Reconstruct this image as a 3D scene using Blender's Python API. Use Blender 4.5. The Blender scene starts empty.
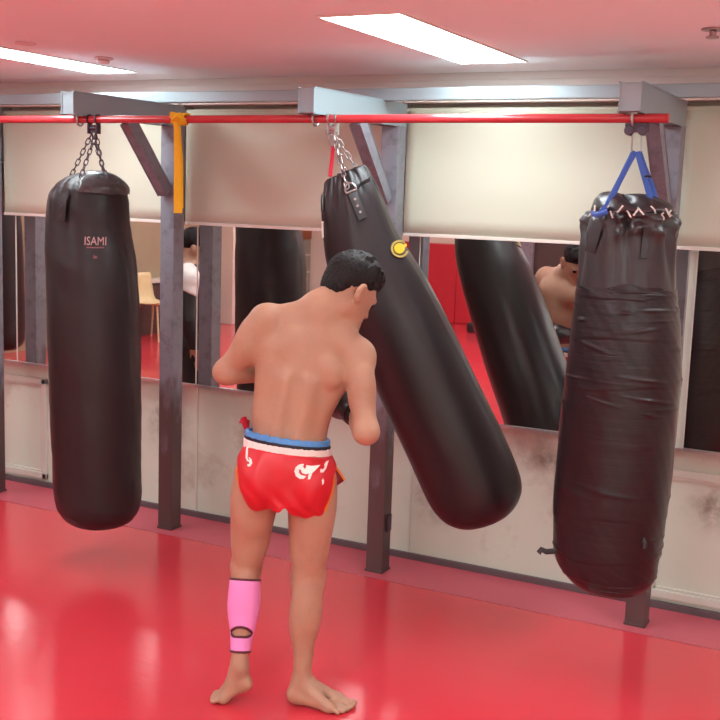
import bpy, bmesh, math, random
import numpy as np
from mathutils import Vector, Matrix
from mathutils.bvhtree import BVHTree

S = 1.045                      # all coordinates below are multiplied by this
PI = math.pi
sc = bpy.context.scene
COL = sc.collection
random.seed(7)
rng = np.random.default_rng(11)

# ------------------------------------------------------------------ materials
def lin(c):
    c = c / 255.0
    return c / 12.92 if c <= 0.04045 else ((c + 0.055) / 1.055) ** 2.4

def rgb(r, g, b):
    return (lin(r), lin(g), lin(b), 1.0)

def mat(name, col, rough=0.5, metal=0.0, spec=0.5, noise=0.0, nscale=20.0, bump=0.0, bscale=60.0, bstretch=(1, 1, 1),
        rvar=0.0, coat=0.0, sss=0.0, dirt=None, dscale=3.0, dlo=0.5, dhi=0.7):
    m = bpy.data.materials.new(name)
    m.use_nodes = True
    nt = m.node_tree
    N, L = nt.nodes, nt.links
    b = N['Principled BSDF']
    b.inputs['Base Color'].default_value = col
    b.inputs['Roughness'].default_value = rough
    b.inputs['Metallic'].default_value = metal
    b.inputs['Specular IOR Level'].default_value = spec
    b.inputs['Coat Weight'].default_value = coat
    b.inputs['Coat Roughness'].default_value = 0.15
    if sss:
        b.inputs['Subsurface Weight'].default_value = sss
        b.inputs['Subsurface Radius'].default_value = (0.012, 0.004, 0.002)
        b.inputs['Subsurface Scale'].default_value = 1.0
    tc = N.new('ShaderNodeTexCoord')
    src = None
    if noise:
        n = N.new('ShaderNodeTexNoise')
        n.inputs['Scale'].default_value = nscale
        n.inputs['Detail'].default_value = 5
        L.new(tc.outputs['Object'], n.inputs['Vector'])
        mx = N.new('ShaderNodeMix'); mx.data_type = 'RGBA'
        mx.inputs['A'].default_value = tuple(max(0, c * (1 - noise)) for c in col[:3]) + (1,)
        mx.inputs['B'].default_value = tuple(min(1, c * (1 + noise)) for c in col[:3]) + (1,)
        L.new(n.outputs['Fac'], mx.inputs['Factor'])
        src = mx.outputs['Result']
        L.new(src, b.inputs['Base Color'])
    if dirt:
        n = N.new('ShaderNodeTexNoise')
        n.inputs['Scale'].default_value = dscale
        n.inputs['Detail'].default_value = 8
        n.inputs['Roughness'].default_value = 0.65
        L.new(tc.outputs['Object'], n.inputs['Vector'])
        r = N.new('ShaderNodeMapRange')
        r.inputs['From Min'].default_value = dlo
        r.inputs['From Max'].default_value = dhi
        L.new(n.outputs['Fac'], r.inputs['Value'])
        mx = N.new('ShaderNodeMix'); mx.data_type = 'RGBA'
        mx.inputs['A'].default_value = col
        if src: L.new(src, mx.inputs['A'])
        mx.inputs['B'].default_value = dirt
        L.new(r.outputs['Result'], mx.inputs['Factor'])
        L.new(mx.outputs['Result'], b.inputs['Base Color'])
    if bump or rvar:
        mp = N.new('ShaderNodeMapping')
        mp.inputs['Scale'].default_value = bstretch
        L.new(tc.outputs['Object'], mp.inputs['Vector'])
        n = N.new('ShaderNodeTexNoise')
        n.inputs['Scale'].default_value = bscale
        n.inputs['Detail'].default_value = 4
        L.new(mp.outputs['Vector'], n.inputs['Vector'])
        if bump:
            bp = N.new('ShaderNodeBump')
            bp.inputs['Strength'].default_value = bump
            bp.inputs['Distance'].default_value = 0.01
            L.new(n.outputs['Fac'], bp.inputs['Height'])
            L.new(bp.outputs['Normal'], b.inputs['Normal'])
        if rvar:
            r = N.new('ShaderNodeMapRange')
            r.inputs['From Min'].default_value = 0.35
            r.inputs['From Max'].default_value = 0.65
            r.inputs['To Min'].default_value = max(0.02, rough - rvar)
            r.inputs['To Max'].default_value = min(1, rough + rvar)
            L.new(n.outputs['Fac'], r.inputs['Value'])
            L.new(r.outputs['Result'], b.inputs['Roughness'])
    return m

def emit_mat(name, col, strength):
    m = bpy.data.materials.new(name)
    m.use_nodes = True
    nt = m.node_tree
    b = nt.nodes['Principled BSDF']
    b.inputs['Base Color'].default_value = (0.8, 0.8, 0.8, 1)
    b.inputs['Emission Color'].default_value = col
    b.inputs['Emission Strength'].default_value = strength
    return m

M = {}
M['floor'] = mat('red_vinyl_mat', (0.64, 0.042, 0.060, 1), 0.17, spec=0.75, noise=0.02, nscale=0.8, bump=0.06, bscale=16, bstretch=(1, 2.5, 1))
M['pale'] = mat('pale_bounce_floor', rgb(226, 216, 200), 0.5, spec=0.4, noise=0.05, nscale=5)  # for the added slab that bounces light upward
M['strip'] = mat('dull_red_mat', (0.52, 0.095, 0.125, 1), 0.5, spec=0.4, noise=0.05, nscale=4, bump=0.04, bscale=18)
M['seam'] = mat('mat_seam', rgb(120, 30, 38), 0.7)
M['ceil'] = mat('ceiling_paint', (0.87, 0.92, 0.95, 1), 0.85, spec=0.2, noise=0.02, nscale=2, bump=0.08, bscale=90)
M['soffit'] = mat('upper_wall_paint', (0.74, 0.70, 0.68, 1), 0.7, spec=0.25, noise=0.04, nscale=4)
M['board'] = mat('white_wall_board', rgb(208, 216, 200), 0.5, spec=0.35, noise=0.05, nscale=2.5, dirt=rgb(150, 126, 108), dscale=2.3, dlo=0.56, dhi=0.82)
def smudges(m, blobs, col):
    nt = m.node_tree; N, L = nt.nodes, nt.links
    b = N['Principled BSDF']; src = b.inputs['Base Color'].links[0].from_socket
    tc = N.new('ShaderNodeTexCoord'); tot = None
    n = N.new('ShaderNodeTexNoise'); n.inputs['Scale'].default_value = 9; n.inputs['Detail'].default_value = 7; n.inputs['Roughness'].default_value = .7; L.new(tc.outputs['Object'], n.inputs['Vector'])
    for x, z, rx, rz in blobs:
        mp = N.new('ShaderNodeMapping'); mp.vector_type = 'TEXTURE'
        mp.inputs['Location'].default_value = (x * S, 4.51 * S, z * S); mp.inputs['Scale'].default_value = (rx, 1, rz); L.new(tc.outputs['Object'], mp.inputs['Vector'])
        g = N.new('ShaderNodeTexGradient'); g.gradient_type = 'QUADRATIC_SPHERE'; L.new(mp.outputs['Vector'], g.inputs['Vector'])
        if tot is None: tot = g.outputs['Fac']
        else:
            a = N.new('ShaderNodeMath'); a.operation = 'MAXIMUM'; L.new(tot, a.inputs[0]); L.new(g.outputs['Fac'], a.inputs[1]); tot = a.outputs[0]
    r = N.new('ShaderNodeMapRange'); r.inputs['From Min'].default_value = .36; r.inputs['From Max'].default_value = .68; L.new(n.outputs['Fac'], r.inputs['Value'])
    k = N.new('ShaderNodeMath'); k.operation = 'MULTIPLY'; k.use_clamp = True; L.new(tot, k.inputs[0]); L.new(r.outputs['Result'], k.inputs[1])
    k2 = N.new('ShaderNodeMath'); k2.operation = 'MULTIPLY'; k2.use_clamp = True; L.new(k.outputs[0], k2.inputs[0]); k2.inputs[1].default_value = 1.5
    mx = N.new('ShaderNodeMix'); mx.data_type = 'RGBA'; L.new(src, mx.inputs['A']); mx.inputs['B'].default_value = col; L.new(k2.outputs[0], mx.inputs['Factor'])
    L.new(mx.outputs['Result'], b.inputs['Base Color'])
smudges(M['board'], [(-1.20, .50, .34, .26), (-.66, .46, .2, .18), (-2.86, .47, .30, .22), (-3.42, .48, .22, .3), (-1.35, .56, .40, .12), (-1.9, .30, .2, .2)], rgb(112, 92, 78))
M['frame_w'] = mat('painted_moulding', rgb(206, 208, 196), 0.4, spec=0.4, noise=0.05, nscale=8)
M['base'] = mat('dark_grey_skirting', rgb(96, 82, 86), 0.55, noise=0.1, nscale=20)
M['room'] = mat('pale_room_wall', rgb(216, 204, 190), 0.8, spec=0.2, noise=0.03, nscale=2)
M['khaki'] = mat('khaki_wall', rgb(158, 145, 120), 0.8, spec=0.2, noise=0.05, nscale=3)
M['blind'] = mat('cream_roller_fabric', rgb(208, 209, 190), 0.75, spec=0.25, noise=0.025, nscale=3, bump=0.05, bscale=300)
M['alu'] = mat('aluminium_rail', rgb(205, 198, 196), 0.3, metal=0.85, noise=0.05, nscale=12)
M['rail_w'] = mat('white_rail', rgb(232, 224, 214), 0.35, spec=0.5)
M['gap'] = mat('dark_gap', rgb(70, 58, 60), 0.8)
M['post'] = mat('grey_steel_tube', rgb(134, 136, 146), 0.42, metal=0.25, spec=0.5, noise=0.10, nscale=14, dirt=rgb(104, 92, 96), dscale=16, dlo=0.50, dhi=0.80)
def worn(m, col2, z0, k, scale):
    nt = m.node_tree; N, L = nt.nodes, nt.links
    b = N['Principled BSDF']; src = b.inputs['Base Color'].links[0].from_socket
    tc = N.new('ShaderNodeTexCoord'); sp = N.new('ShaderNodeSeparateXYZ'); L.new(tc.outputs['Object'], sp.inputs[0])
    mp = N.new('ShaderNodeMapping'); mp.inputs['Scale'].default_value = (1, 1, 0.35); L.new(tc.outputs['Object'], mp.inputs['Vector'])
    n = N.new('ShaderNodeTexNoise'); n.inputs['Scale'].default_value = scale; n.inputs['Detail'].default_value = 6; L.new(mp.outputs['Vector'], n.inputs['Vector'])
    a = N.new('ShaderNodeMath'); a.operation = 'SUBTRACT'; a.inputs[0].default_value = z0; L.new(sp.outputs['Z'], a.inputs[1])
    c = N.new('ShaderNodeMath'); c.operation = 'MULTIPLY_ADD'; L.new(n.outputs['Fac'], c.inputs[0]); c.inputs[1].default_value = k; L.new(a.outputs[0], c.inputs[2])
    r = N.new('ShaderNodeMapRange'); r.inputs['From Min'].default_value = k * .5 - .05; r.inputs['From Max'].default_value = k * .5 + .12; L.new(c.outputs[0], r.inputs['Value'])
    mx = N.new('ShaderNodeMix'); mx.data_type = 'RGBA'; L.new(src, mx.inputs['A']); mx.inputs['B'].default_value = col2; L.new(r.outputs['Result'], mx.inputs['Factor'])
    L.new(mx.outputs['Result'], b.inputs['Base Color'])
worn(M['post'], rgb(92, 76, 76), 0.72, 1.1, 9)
M['beam'] = mat('light_grey_steel', rgb(150, 166, 172), 0.36, metal=0.3, spec=0.5, noise=0.06, nscale=10)
M['pipe'] = mat('red_painted_pipe', rgb(188, 52, 58), 0.26, spec=0.6, coat=0.4, noise=0.05, nscale=15)
M['steel'] = mat('galvanised_steel', rgb(176, 170, 168), 0.3, metal=0.9, noise=0.1, nscale=40)
M['darksteel'] = mat('dark_steel', rgb(84, 74, 84), 0.4, metal=0.7, noise=0.1, nscale=40)
M['bagL'] = mat('worn_black_vinyl', (0.019, 0.0125, 0.0140, 1), 0.42, spec=0.40, noise=0.18, nscale=9, bump=0.2, bscale=10, bstretch=(1, 1, 0.5))
M['bagM'] = mat('black_leather', (0.018, 0.0125, 0.0140, 1), 0.36, spec=0.42, noise=0.08, nscale=5, bump=0.06, bscale=9)
M['bagR'] = mat('creased_black_leather', (0.034, 0.026, 0.028, 1), 0.33, spec=0.5, noise=0.2, nscale=14, bump=0.2, bscale=14, bstretch=(1, 1, 0.5))
M['tape'] = mat('black_wrapping_tape', (0.019, 0.0105, 0.0125, 1), 0.33, spec=0.4, noise=0.15, nscale=6, bump=0.18, bscale=7, bstretch=(0.6, 0.6, 8))
M['capL'] = mat('dark_grey_vinyl_cap', (0.05, 0.046, 0.048, 1), 0.28, spec=0.6, bump=0.2, bscale=20, rvar=0.05)
M['strapk'] = mat('black_leather_strap', (0.022, 0.018, 0.02, 1), 0.4, spec=0.5, bump=0.2, bscale=50)
M['yellow'] = mat('yellow_cotton_belt', rgb(224, 176, 44), 0.8, spec=0.2, noise=0.08, nscale=30, bump=0.3, bscale=120)
M['redstrap'] = mat('red_webbing', rgb(178, 34, 52), 0.7, spec=0.2, bump=0.3, bscale=200)
M['bluestrap'] = mat('blue_webbing', rgb(66, 98, 176), 0.55, spec=0.3, noise=0.1, nscale=60, bump=0.3, bscale=200)
M['print'] = mat('pale_pink_print', rgb(196, 160, 160), 0.5)
M['printred'] = mat('faded_red_print', rgb(140, 82, 92), 0.5)
M['embyel'] = mat('yellow_emblem_print', rgb(196, 158, 30), 0.45, noise=0.1, nscale=60)
M['embcream'] = mat('cream_emblem_print', rgb(160, 134, 70), 0.45)
M['embdark'] = mat('dark_emblem_print', rgb(52, 40, 22), 0.4)
M['plastic'] = mat('white_plastic', rgb(222, 200, 204), 0.45)
M['skin'] = mat('skin', rgb(178, 137, 113), 0.44, spec=0.35, noise=0.06, nscale=9, bump=0.08, bscale=90, sss=0.12, dirt=rgb(160, 106, 86), dscale=5, dlo=0.5, dhi=0.85)
M['hair'] = mat('black_hair', (0.012, 0.009, 0.009, 1), 0.6, spec=0.25, bump=0.6, bscale=95, bstretch=(1, 1, 0.35))
M['shorts'] = mat('red_satin', rgb(202, 30, 42), 0.42, spec=0.45, noise=0.06, nscale=10, bump=0.25, bscale=13, bstretch=(1, 1, 0.4))
M['darkred'] = mat('dark_red_lining', rgb(120, 20, 30), 0.5)
M['orange'] = mat('orange_trim', rgb(214, 112, 30), 0.5, noise=0.1, nscale=50)
M['whiteel'] = mat('white_elastic', rgb(238, 226, 220), 0.6, bump=0.3, bscale=60, bstretch=(1, 1, 0.1))
M['blueband'] = mat('light_blue_satin', rgb(84, 152, 214), 0.35, spec=0.5, noise=0.25, nscale=26, bump=0.5, bscale=40)
M['navy'] = mat('navy_piping', rgb(26, 24, 40), 0.5)
M['swoosh'] = mat('cream_embroidery', rgb(244, 232, 222), 0.6, bump=0.2, bscale=150)
M['pink'] = mat('pink_neoprene', rgb(236, 146, 206), 0.6, spec=0.25, noise=0.03, nscale=20, bump=0.08, bscale=200)
M['maroon'] = mat('dark_maroon_binding', rgb(92, 34, 48), 0.7)
M['glove'] = mat('black_glove_leather', (0.022, 0.019, 0.021, 1), 0.32, spec=0.5, bump=0.15, bscale=40)
M['cuff'] = mat('white_wrist_wrap', rgb(226, 216, 208), 0.6, bump=0.3, bscale=120)
M['eye'] = mat('eye_dark', rgb(36, 26, 24), 0.2)
M['tracksuit'] = mat('black_tracksuit', (0.014, 0.012, 0.013, 1), 0.6, noise=0.2, nscale=10, bump=0.3, bscale=18)
M['white'] = mat('white_fabric', rgb(236, 226, 220), 0.6)
M['wood'] = mat('pale_plywood', rgb(214, 196, 150), 0.5, noise=0.1, nscale=8)
M['cab'] = mat('dark_cabinet', rgb(74, 60, 56), 0.5, noise=0.1, nscale=6)
M['redpad'] = mat('red_wall_pad', (0.50, 0.022, 0.036, 1), 0.45, spec=0.4, bump=0.1, bscale=8)
M['greenglass'] = mat('grey_green_panel', rgb(140, 150, 138), 0.35, noise=0.15, nscale=10)
M['decor'] = mat('orange_brown_hanging', rgb(150, 92, 58), 0.7, noise=0.5, nscale=26)
M['paper'] = mat('pale_pink_paper', rgb(232, 200, 204), 0.7)
M['ink'] = mat('black_ink', rgb(26, 20, 22), 0.6)
M['panel'] = emit_mat('led_panel_diffuser', (0.88, 1.0, 1.03, 1), 17.3)
mm = bpy.data.materials.new('mirror_glass'); mm.use_nodes = True
_b = mm.node_tree.nodes['Principled BSDF']
_b.inputs['Base Color'].default_value = (0.84, 0.80, 0.78, 1); _b.inputs['Metallic'].default_value = 1.0; _b.inputs['Roughness'].default_value = 0.012
M['mirror'] = mm

# ------------------------------------------------------------------ object helpers
ROOTLOC = {}

def empty(name, loc, label, cat, group=None):
    o = bpy.data.objects.new(name, None)
    o.location = Vector(loc) * S
    o.empty_display_size = 0.1
    COL.objects.link(o)
    o['label'] = label; o['category'] = cat
    if group: o['group'] = group
    ROOTLOC[o] = Vector(loc) * S
    return o

def finish(name, me, m, parent=None, smooth=True, origin=None):
    """me is in world units already scaled by S; re-origin it on its root (or on origin)"""
    if parent is not None:
        org = ROOTLOC[parent]
    else:
        org = Vector(origin) * S if origin is not None else Vector((0, 0, 0))
    me.transform(Matrix.Translation(-org))
    o = bpy.data.objects.new(name, me)
    COL.objects.link(o)
    if parent is not None:
        o.parent = parent
        o.location = (0, 0, 0)
    else:
        o.location = org
    ROOTLOC[o] = org
    if isinstance(m, (list, tuple)):
        for k in m: me.materials.append(k)
    else:
        me.materials.append(m)
    if smooth:
        me.polygons.foreach_set('use_smooth', [True] * len(me.polygons))
    me.update()
    return o

def obj(name, bm, m, parent=None, smooth=False, origin=None, bevel=0):
    bmesh.ops.recalc_face_normals(bm, faces=bm.faces)
    bm.normal_update()
    for e in bm.edges:
        e.smooth = not (len(e.link_faces) == 2 and e.calc_face_angle(0) > 0.75)
    me = bpy.data.meshes.new(name)
    bm.to_mesh(me); bm.free()
    me.transform(Matrix.Scale(S, 4))
    return finish(name, me, m, parent, False, origin)

def tag(o, label, cat, group=None):
    o['label'] = label; o['category'] = cat
    if group: o['group'] = group
    return o

def struct(o):
    o['kind'] = 'structure'
    return o

def B():
    return bmesh.new()

def box(bm, x0, x1, y0, y1, z0, z1, bev=0.0):
    t = bmesh.new()
    bmesh.ops.create_cube(t, size=1)
    for v in t.verts:
        v.co = Vector(((x0 + x1) / 2 + v.co.x * (x1 - x0), (y0 + y1) / 2 + v.co.y * (y1 - y0), (z0 + z1) / 2 + v.co.z * (z1 - z0)))
    if bev:
        bmesh.ops.bevel(t, geom=t.edges[:], offset=bev, segments=2, affect='EDGES', profile=0.7)
    me = bpy.data.meshes.new('t'); t.to_mesh(me); t.free(); bm.from_mesh(me); bpy.data.meshes.remove(me)
    return bm

def merge(bm, t):
    me = bpy.data.meshes.new('t'); t.to_mesh(me); t.free(); bm.from_mesh(me); bpy.data.meshes.remove(me)

def beam(bm, a, b, w, h, side, bev=0.003):
    """box bar from a to b, width w along side, height h across"""
    a, b = Vector(a), Vector(b)
    d = (b - a); L = d.length; d.normalize()
    s = Vector(side); s = (s - d * s.dot(d)).normalized()
    u = d.cross(s)
    t = bmesh.new()
    bmesh.ops.create_cube(t, size=1)
    for v in t.verts:
        c = v.co.copy()
        v.co = (a + b) / 2 + d * (c.x * L) + s * (c.y * w) + u * (c.z * h)
    if bev:
        bmesh.ops.bevel(t, geom=t.edges[:], offset=bev, segments=2, affect='EDGES')
    merge(bm, t)

def frames(pts, closed=False):
    pts = [Vector(p) for p in pts]
    n = len(pts)
    T = []
    for i in range(n):
        if closed:
            d = pts[(i + 1) % n] - pts[i - 1]
        else:
            d = pts[min(i + 1, n - 1)] - pts[max(i - 1, 0)]
        T.append(d.normalized() if d.length > 1e-9 else Vector((0, 0, 1)))
    ref = Vector((0, 0, 1)) if abs(T[0].z) < 0.9 else Vector((1, 0, 0))
    nrm = (ref - T[0] * ref.dot(T[0])).normalized()
    out = []
    for i in range(n):
        nrm = (nrm - T[i] * nrm.dot(T[i]))
        nrm.normalize()
        out.append((pts[i], T[i], nrm.copy(), T[i].cross(nrm)))
    return out

def tube(bm, pts, r, seg=10, closed=False, caps=True, flat=None, ref=None):
    """r number or list; flat=(w,h) gives a ribbon-like rounded section, ref = direction of w"""
    fr = frames(pts, closed)
    rings = []
    for i, (p, t, a, b) in enumerate(fr):
        if ref is not None:
            a = Vector(ref) - t * Vector(ref).dot(t); a.normalize(); b = t.cross(a)
        ring = []
        rr = r[i] if isinstance(r, (list, tuple)) else r
        for k in range(seg):
            an = 2 * PI * k / seg
            if flat:
                c, s_ = math.cos(an), math.sin(an)
                f = flat[i] if isinstance(flat, list) else flat
                x = math.copysign(abs(c) ** 0.5, c) * f[0]; y = math.copysign(abs(s_) ** 0.5, s_) * f[1]
            else:
                x, y = rr * math.cos(an), rr * math.sin(an)
            ring.append(bm.verts.new(p + a * x + b * y))
        rings.append(ring)
    n = len(rings)
    for i in range(n if closed else n - 1):
        A, Bq = rings[i], rings[(i + 1) % n]
        for k in range(seg):
            bm.faces.new((A[k], A[(k + 1) % seg], Bq[(k + 1) % seg], Bq[k])).smooth = True
    if caps and not closed:
        bm.faces.new(rings[0][::-1]); bm.faces.new(rings[-1])
    return bm

def cyl(bm, a, b, r, seg=24, bev=0.0):
    a, b = Vector(a), Vector(b)
    d = (b - a).normalized()
    if bev:
        return tube(bm, [a, a + d * 1e-5, a + d * bev, b - d * bev, b - d * 1e-5, b], [r - bev, r - bev, r, r, r - bev, r - bev], seg)
    return tube(bm, [a, b], r, seg)

def link_path(c, d, s, half, w):
    """stadium outline of a chain link: centre c, long axis d, wide axis s"""
    pts = []
    for k in range(7):
        a = -PI / 2 + PI * k / 6
        pts.append(c + d * (half - w + w * math.cos(a)) + s * (w * math.sin(a)))
    for k in range(7):
        a = PI / 2 + PI * k / 6
        pts.append(c + d * (-(half - w) + w * math.cos(a)) + s * (w * math.sin(a)))
    return pts

def chain(bm, a, b, half=0.019, w=0.0085, r=0.0028, slack=0.0):
    a, b = Vector(a), Vector(b)
    L = (b - a).length
    pitch = (half - r) * 2 - 0.001
    n = max(2, round(L / pitch))
    d = (b - a).normalized()
    s0 = d.cross(Vector((0.3, 1, 0.2))).normalized()
    s1 = d.cross(s0)
    for i in range(n):
        c = a + (b - a) * ((i + 0.5) / n) + Vector((0, 0, -slack * math.sin(PI * (i + 0.5) / n)))
        s = (s0 + s1).normalized() if i % 2 == 0 else (s0 - s1).normalized()
        tube(bm, link_path(c, d, s, half, w), r, 6, closed=True)

def text_mesh(body, size, m_name='t'):
    cu = bpy.data.curves.new(m_name, 'FONT')
    cu.body = body; cu.size = size; cu.align_x = 'CENTER'; cu.align_y = 'CENTER'
    cu.resolution_u = 3
    o = bpy.data.objects.new(m_name, cu)
    COL.objects.link(o)
    dg = bpy.context.evaluated_depsgraph_get()
    me = bpy.data.meshes.new_from_object(o.evaluated_get(dg))
    bpy.data.objects.remove(o); bpy.data.curves.remove(cu)
    bm = bmesh.new(); bm.from_mesh(me); bpy.data.meshes.remove(me)
    return bm

def poly_mesh(pts):
    bm = bmesh.new()
    f = bm.faces.new([bm.verts.new((p[0], p[1], 0)) for p in pts])
    bmesh.ops.triangulate(bm, faces=[f])
    return bm

def bvh_of(o):
    me = o.data
    org = ROOTLOC[o]
    return BVHTree.FromPolygons([v.co + org for v in me.vertices], [tuple(p.vertices) for p in me.polygons])

def decal(name, bm2, origin, ux, uy, direction, target, m, parent, off=0.0015, cuts=2, thick=0.0012):
    """wrap a flat 2-D shape onto a surface as a thin raised print"""
    bvh = bvh_of(target)
    for _ in range(cuts):
        bmesh.ops.subdivide_edges(bm2, edges=[e for e in bm2.edges if e.calc_length() > 0.004], cuts=1)
        bmesh.ops.triangulate(bm2, faces=bm2.faces)
    org = Vector(origin) * S
    ux, uy, dr = Vector(ux), Vector(uy), Vector(direction).normalized()
    bad = []
    for v in bm2.verts:
        p = org + ux * (v.co.x * S) + uy * (v.co.y * S)
        h = bvh.ray_cast(p - dr * 0.4, dr, 2.0)
        if h[0] is None:
            bad.append(v); continue
        n = h[1] if h[1].dot(dr) < 0 else -h[1]
        v.co = h[0] + n * off
    bmesh.ops.delete(bm2, geom=bad, context='VERTS')
    bmesh.ops.recalc_face_normals(bm2, faces=bm2.faces)
    me = bpy.data.meshes.new(name)
    bm2.to_mesh(me); bm2.free()
    o = finish(name, me, m, parent, smooth=False)
    sol = o.modifiers.new('thickness', 'SOLIDIFY'); sol.thickness = thick * 2; sol.offset = 0
    return o

def catmull(P, n):
    P = [np.array(p, float) for p in P]
    P = [2 * P[0] - P[1]] + P + [2 * P[-1] - P[-2]]
    out = []
    m = len(P) - 3
    for i in range(n):
        u = i / (n - 1) * m
        k = min(int(u), m - 1); t = u - k
        a, b, c, d = P[k:k + 4]
        out.append(0.5 * ((2 * b) + (-a + c) * t + (2 * a - 5 * b + 4 * c - d) * t * t + (-a + 3 * b - 3 * c + d) * t ** 3))
    return out

# ------------------------------------------------------------------ implicit-surface modeller (bodies, cloth, gloves)
class Field:
    def __init__(self, lo, hi, h):
        self.lo = np.array(lo, np.float32); self.h = h
        self.n = [int(math.ceil((hi[i] - lo[i]) / h)) + 1 for i in range(3)]
        self.ax = [self.lo[i] + h * np.arange(self.n[i], dtype=np.float32) for i in range(3)]
        self.F = np.full(self.n, 0.3, np.float32)
    def sub(self, lo, hi):
        sl = []
        for i in range(3):
            a = max(0, int((lo[i] - self.lo[i]) / self.h)); b = min(self.n[i], int((hi[i] - self.lo[i]) / self.h) + 2)
            if b <= a: return None, None
            sl.append(slice(a, b))
        X, Y, Z = np.meshgrid(*[self.ax[i][sl[i]] for i in range(3)], indexing='ij')
        return tuple(sl), np.stack([X, Y, Z], -1)
    def add(self, pr, k=None, grow=0.0):
        k = pr.k if k is None else k
        lo, hi = pr.bounds(); mg = k + grow + 0.03
        sl, P = self.sub(lo - mg, hi + mg)
        if sl is None: return
        d = pr.dist(P) - grow
        f = self.F[sl]
        if pr.neg:
            h = np.maximum(k - np.abs(f + d), 0) / max(k, 1e-6)
            self.F[sl] = np.maximum(f, -d) + h * h * k * 0.25
        else:
            h = np.maximum(k - np.abs(f - d), 0) / max(k, 1e-6)
            self.F[sl] = np.minimum(f, d) - h * h * k * 0.25
    def grid(self):
        return np.meshgrid(*self.ax, indexing='ij', sparse=True)
    def mesh(self, name):
        F = self.F; h = self.h
        n0, n1, n2 = F.shape
        inside = F < 0
        cnt = np.zeros((n0 - 1, n1 - 1, n2 - 1), np.float32)
        acc = np.zeros((n0 - 1, n1 - 1, n2 - 1, 3), np.float32)
        cross = []
        for ax in range(3):
            s0 = [slice(None)] * 3; s1 = [slice(None)] * 3
            s0[ax] = slice(0, -1); s1[ax] = slice(1, None)
            a, b = F[tuple(s0)], F[tuple(s1)]
            c = inside[tuple(s0)] != inside[tuple(s1)]
            idx = np.argwhere(c)
            t = a[c] / (a[c] - b[c])
            pos = idx.astype(np.float32); pos[:, ax] += t
            o1, o2 = [q for q in range(3) if q != ax]
            for d1 in (0, -1):
                for d2 in (0, -1):
                    q = idx.copy(); q[:, o1] += d1; q[:, o2] += d2
                    ok = (q >= 0).all(1) & (q < np.array(cnt.shape)).all(1)
                    np.add.at(cnt, tuple(q[ok].T), 1); np.add.at(acc, tuple(q[ok].T), pos[ok])
            cross.append((ax, idx, inside[tuple(s0)][c]))
        used = cnt > 0
        vid = np.full(cnt.shape, -1, np.int64)
        vid[used] = np.arange(used.sum())
        V = acc[used] / cnt[used][:, None] * h + self.lo
        faces = []
        for ax, idx, ins in cross:
            o1, o2 = (ax + 1) % 3, (ax + 2) % 3
            qs = []
            ok = np.ones(len(idx), bool)
            for d1, d2 in ((-1, -1), (0, -1), (0, 0), (-1, 0)):
                q = idx.copy(); q[:, o1] += d1; q[:, o2] += d2
                good = (q >= 0).all(1) & (q < np.array(cnt.shape)).all(1)
                ok &= good
                q = np.clip(q, 0, np.array(cnt.shape) - 1)
                qs.append(vid[tuple(q.T)])
            f = np.stack(qs, 1)[ok]; i_ = ins[ok]
            f[~i_] = f[~i_][:, ::-1]
            faces.append(f)
        Fc = np.concatenate(faces)
        Fc = Fc[(Fc >= 0).all(1)]
        me = bpy.data.meshes.new(name)
        me.vertices.add(len(V)); me.vertices.foreach_set('co', (V * S).astype(np.float32).ravel())
        me.loops.add(len(Fc) * 4); me.loops.foreach_set('vertex_index', Fc.ravel().astype(np.int32))
        me.polygons.add(len(Fc))
        me.polygons.foreach_set('loop_start', np.arange(len(Fc), dtype=np.int32) * 4)
        me.polygons.foreach_set('loop_total', np.full(len(Fc), 4, np.int32))
        me.update(calc_edges=True)
        me.validate()
        return me

def smooth_mesh(me, it=4, f=0.5):
    bm = bmesh.new(); bm.from_mesh(me)
    for _ in range(it):
        bmesh.ops.smooth_vert(bm, verts=bm.verts, factor=f, use_axis_x=True, use_axis_y=True, use_axis_z=True)
    bm.to_mesh(me); bm.free()
    return me

class Cap:
    def __init__(s, a, b, ra, rb, k=0.03, neg=False, flat=None):
        s.a, s.b, s.ra, s.rb, s.k, s.neg = np.array(a, np.float32), np.array(b, np.float32), ra, rb, k, neg
        s.flat = flat      # (axis, factor): section squeezed along axis
    def bounds(s):
        r = max(s.ra, s.rb)
        return np.minimum(s.a, s.b) - r, np.maximum(s.a, s.b) + r
    def dist(s, P):
        ab = s.b - s.a
        q = P - s.a
        t = np.clip((q @ ab) / (ab @ ab), 0, 1)
        v = q - t[..., None] * ab
        if s.flat is not None:
            n = np.array(s.flat[0], np.float32); n = n / np.linalg.norm(n)
            v = v + ((1 / s.flat[1] - 1) * (v @ n))[..., None] * n
        return np.sqrt((v * v).sum(-1)) - (s.ra + (s.rb - s.ra) * t)

class Ell:
    def __init__(s, c, r, R=None, k=0.03, neg=False):
        s.c, s.r, s.k, s.neg = np.array(c, np.float32), np.array(r, np.float32), k, neg
        s.R = np.eye(3, dtype=np.float32) if R is None else np.array(R, np.float32)   # rows = local axes
    def bounds(s):
        m = float(s.r.max()); return s.c - m, s.c + m
    def dist(s, P):
        q = (P - s.c) @ s.R.T
        k0 = np.sqrt(((q / s.r) ** 2).sum(-1)); k1 = np.sqrt(((q / (s.r * s.r)) ** 2).sum(-1)) + 1e-6
        return k0 * (k0 - 1) / k1

def basis(fwd, up):
    f = np.array(fwd, float); f /= np.linalg.norm(f)
    u = np.array(up, float); u -= f * (u @ f); u /= np.linalg.norm(u)
    r = np.cross(f, u)
    return np.array([r, f, u])          # rows: right, forward, up

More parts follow.
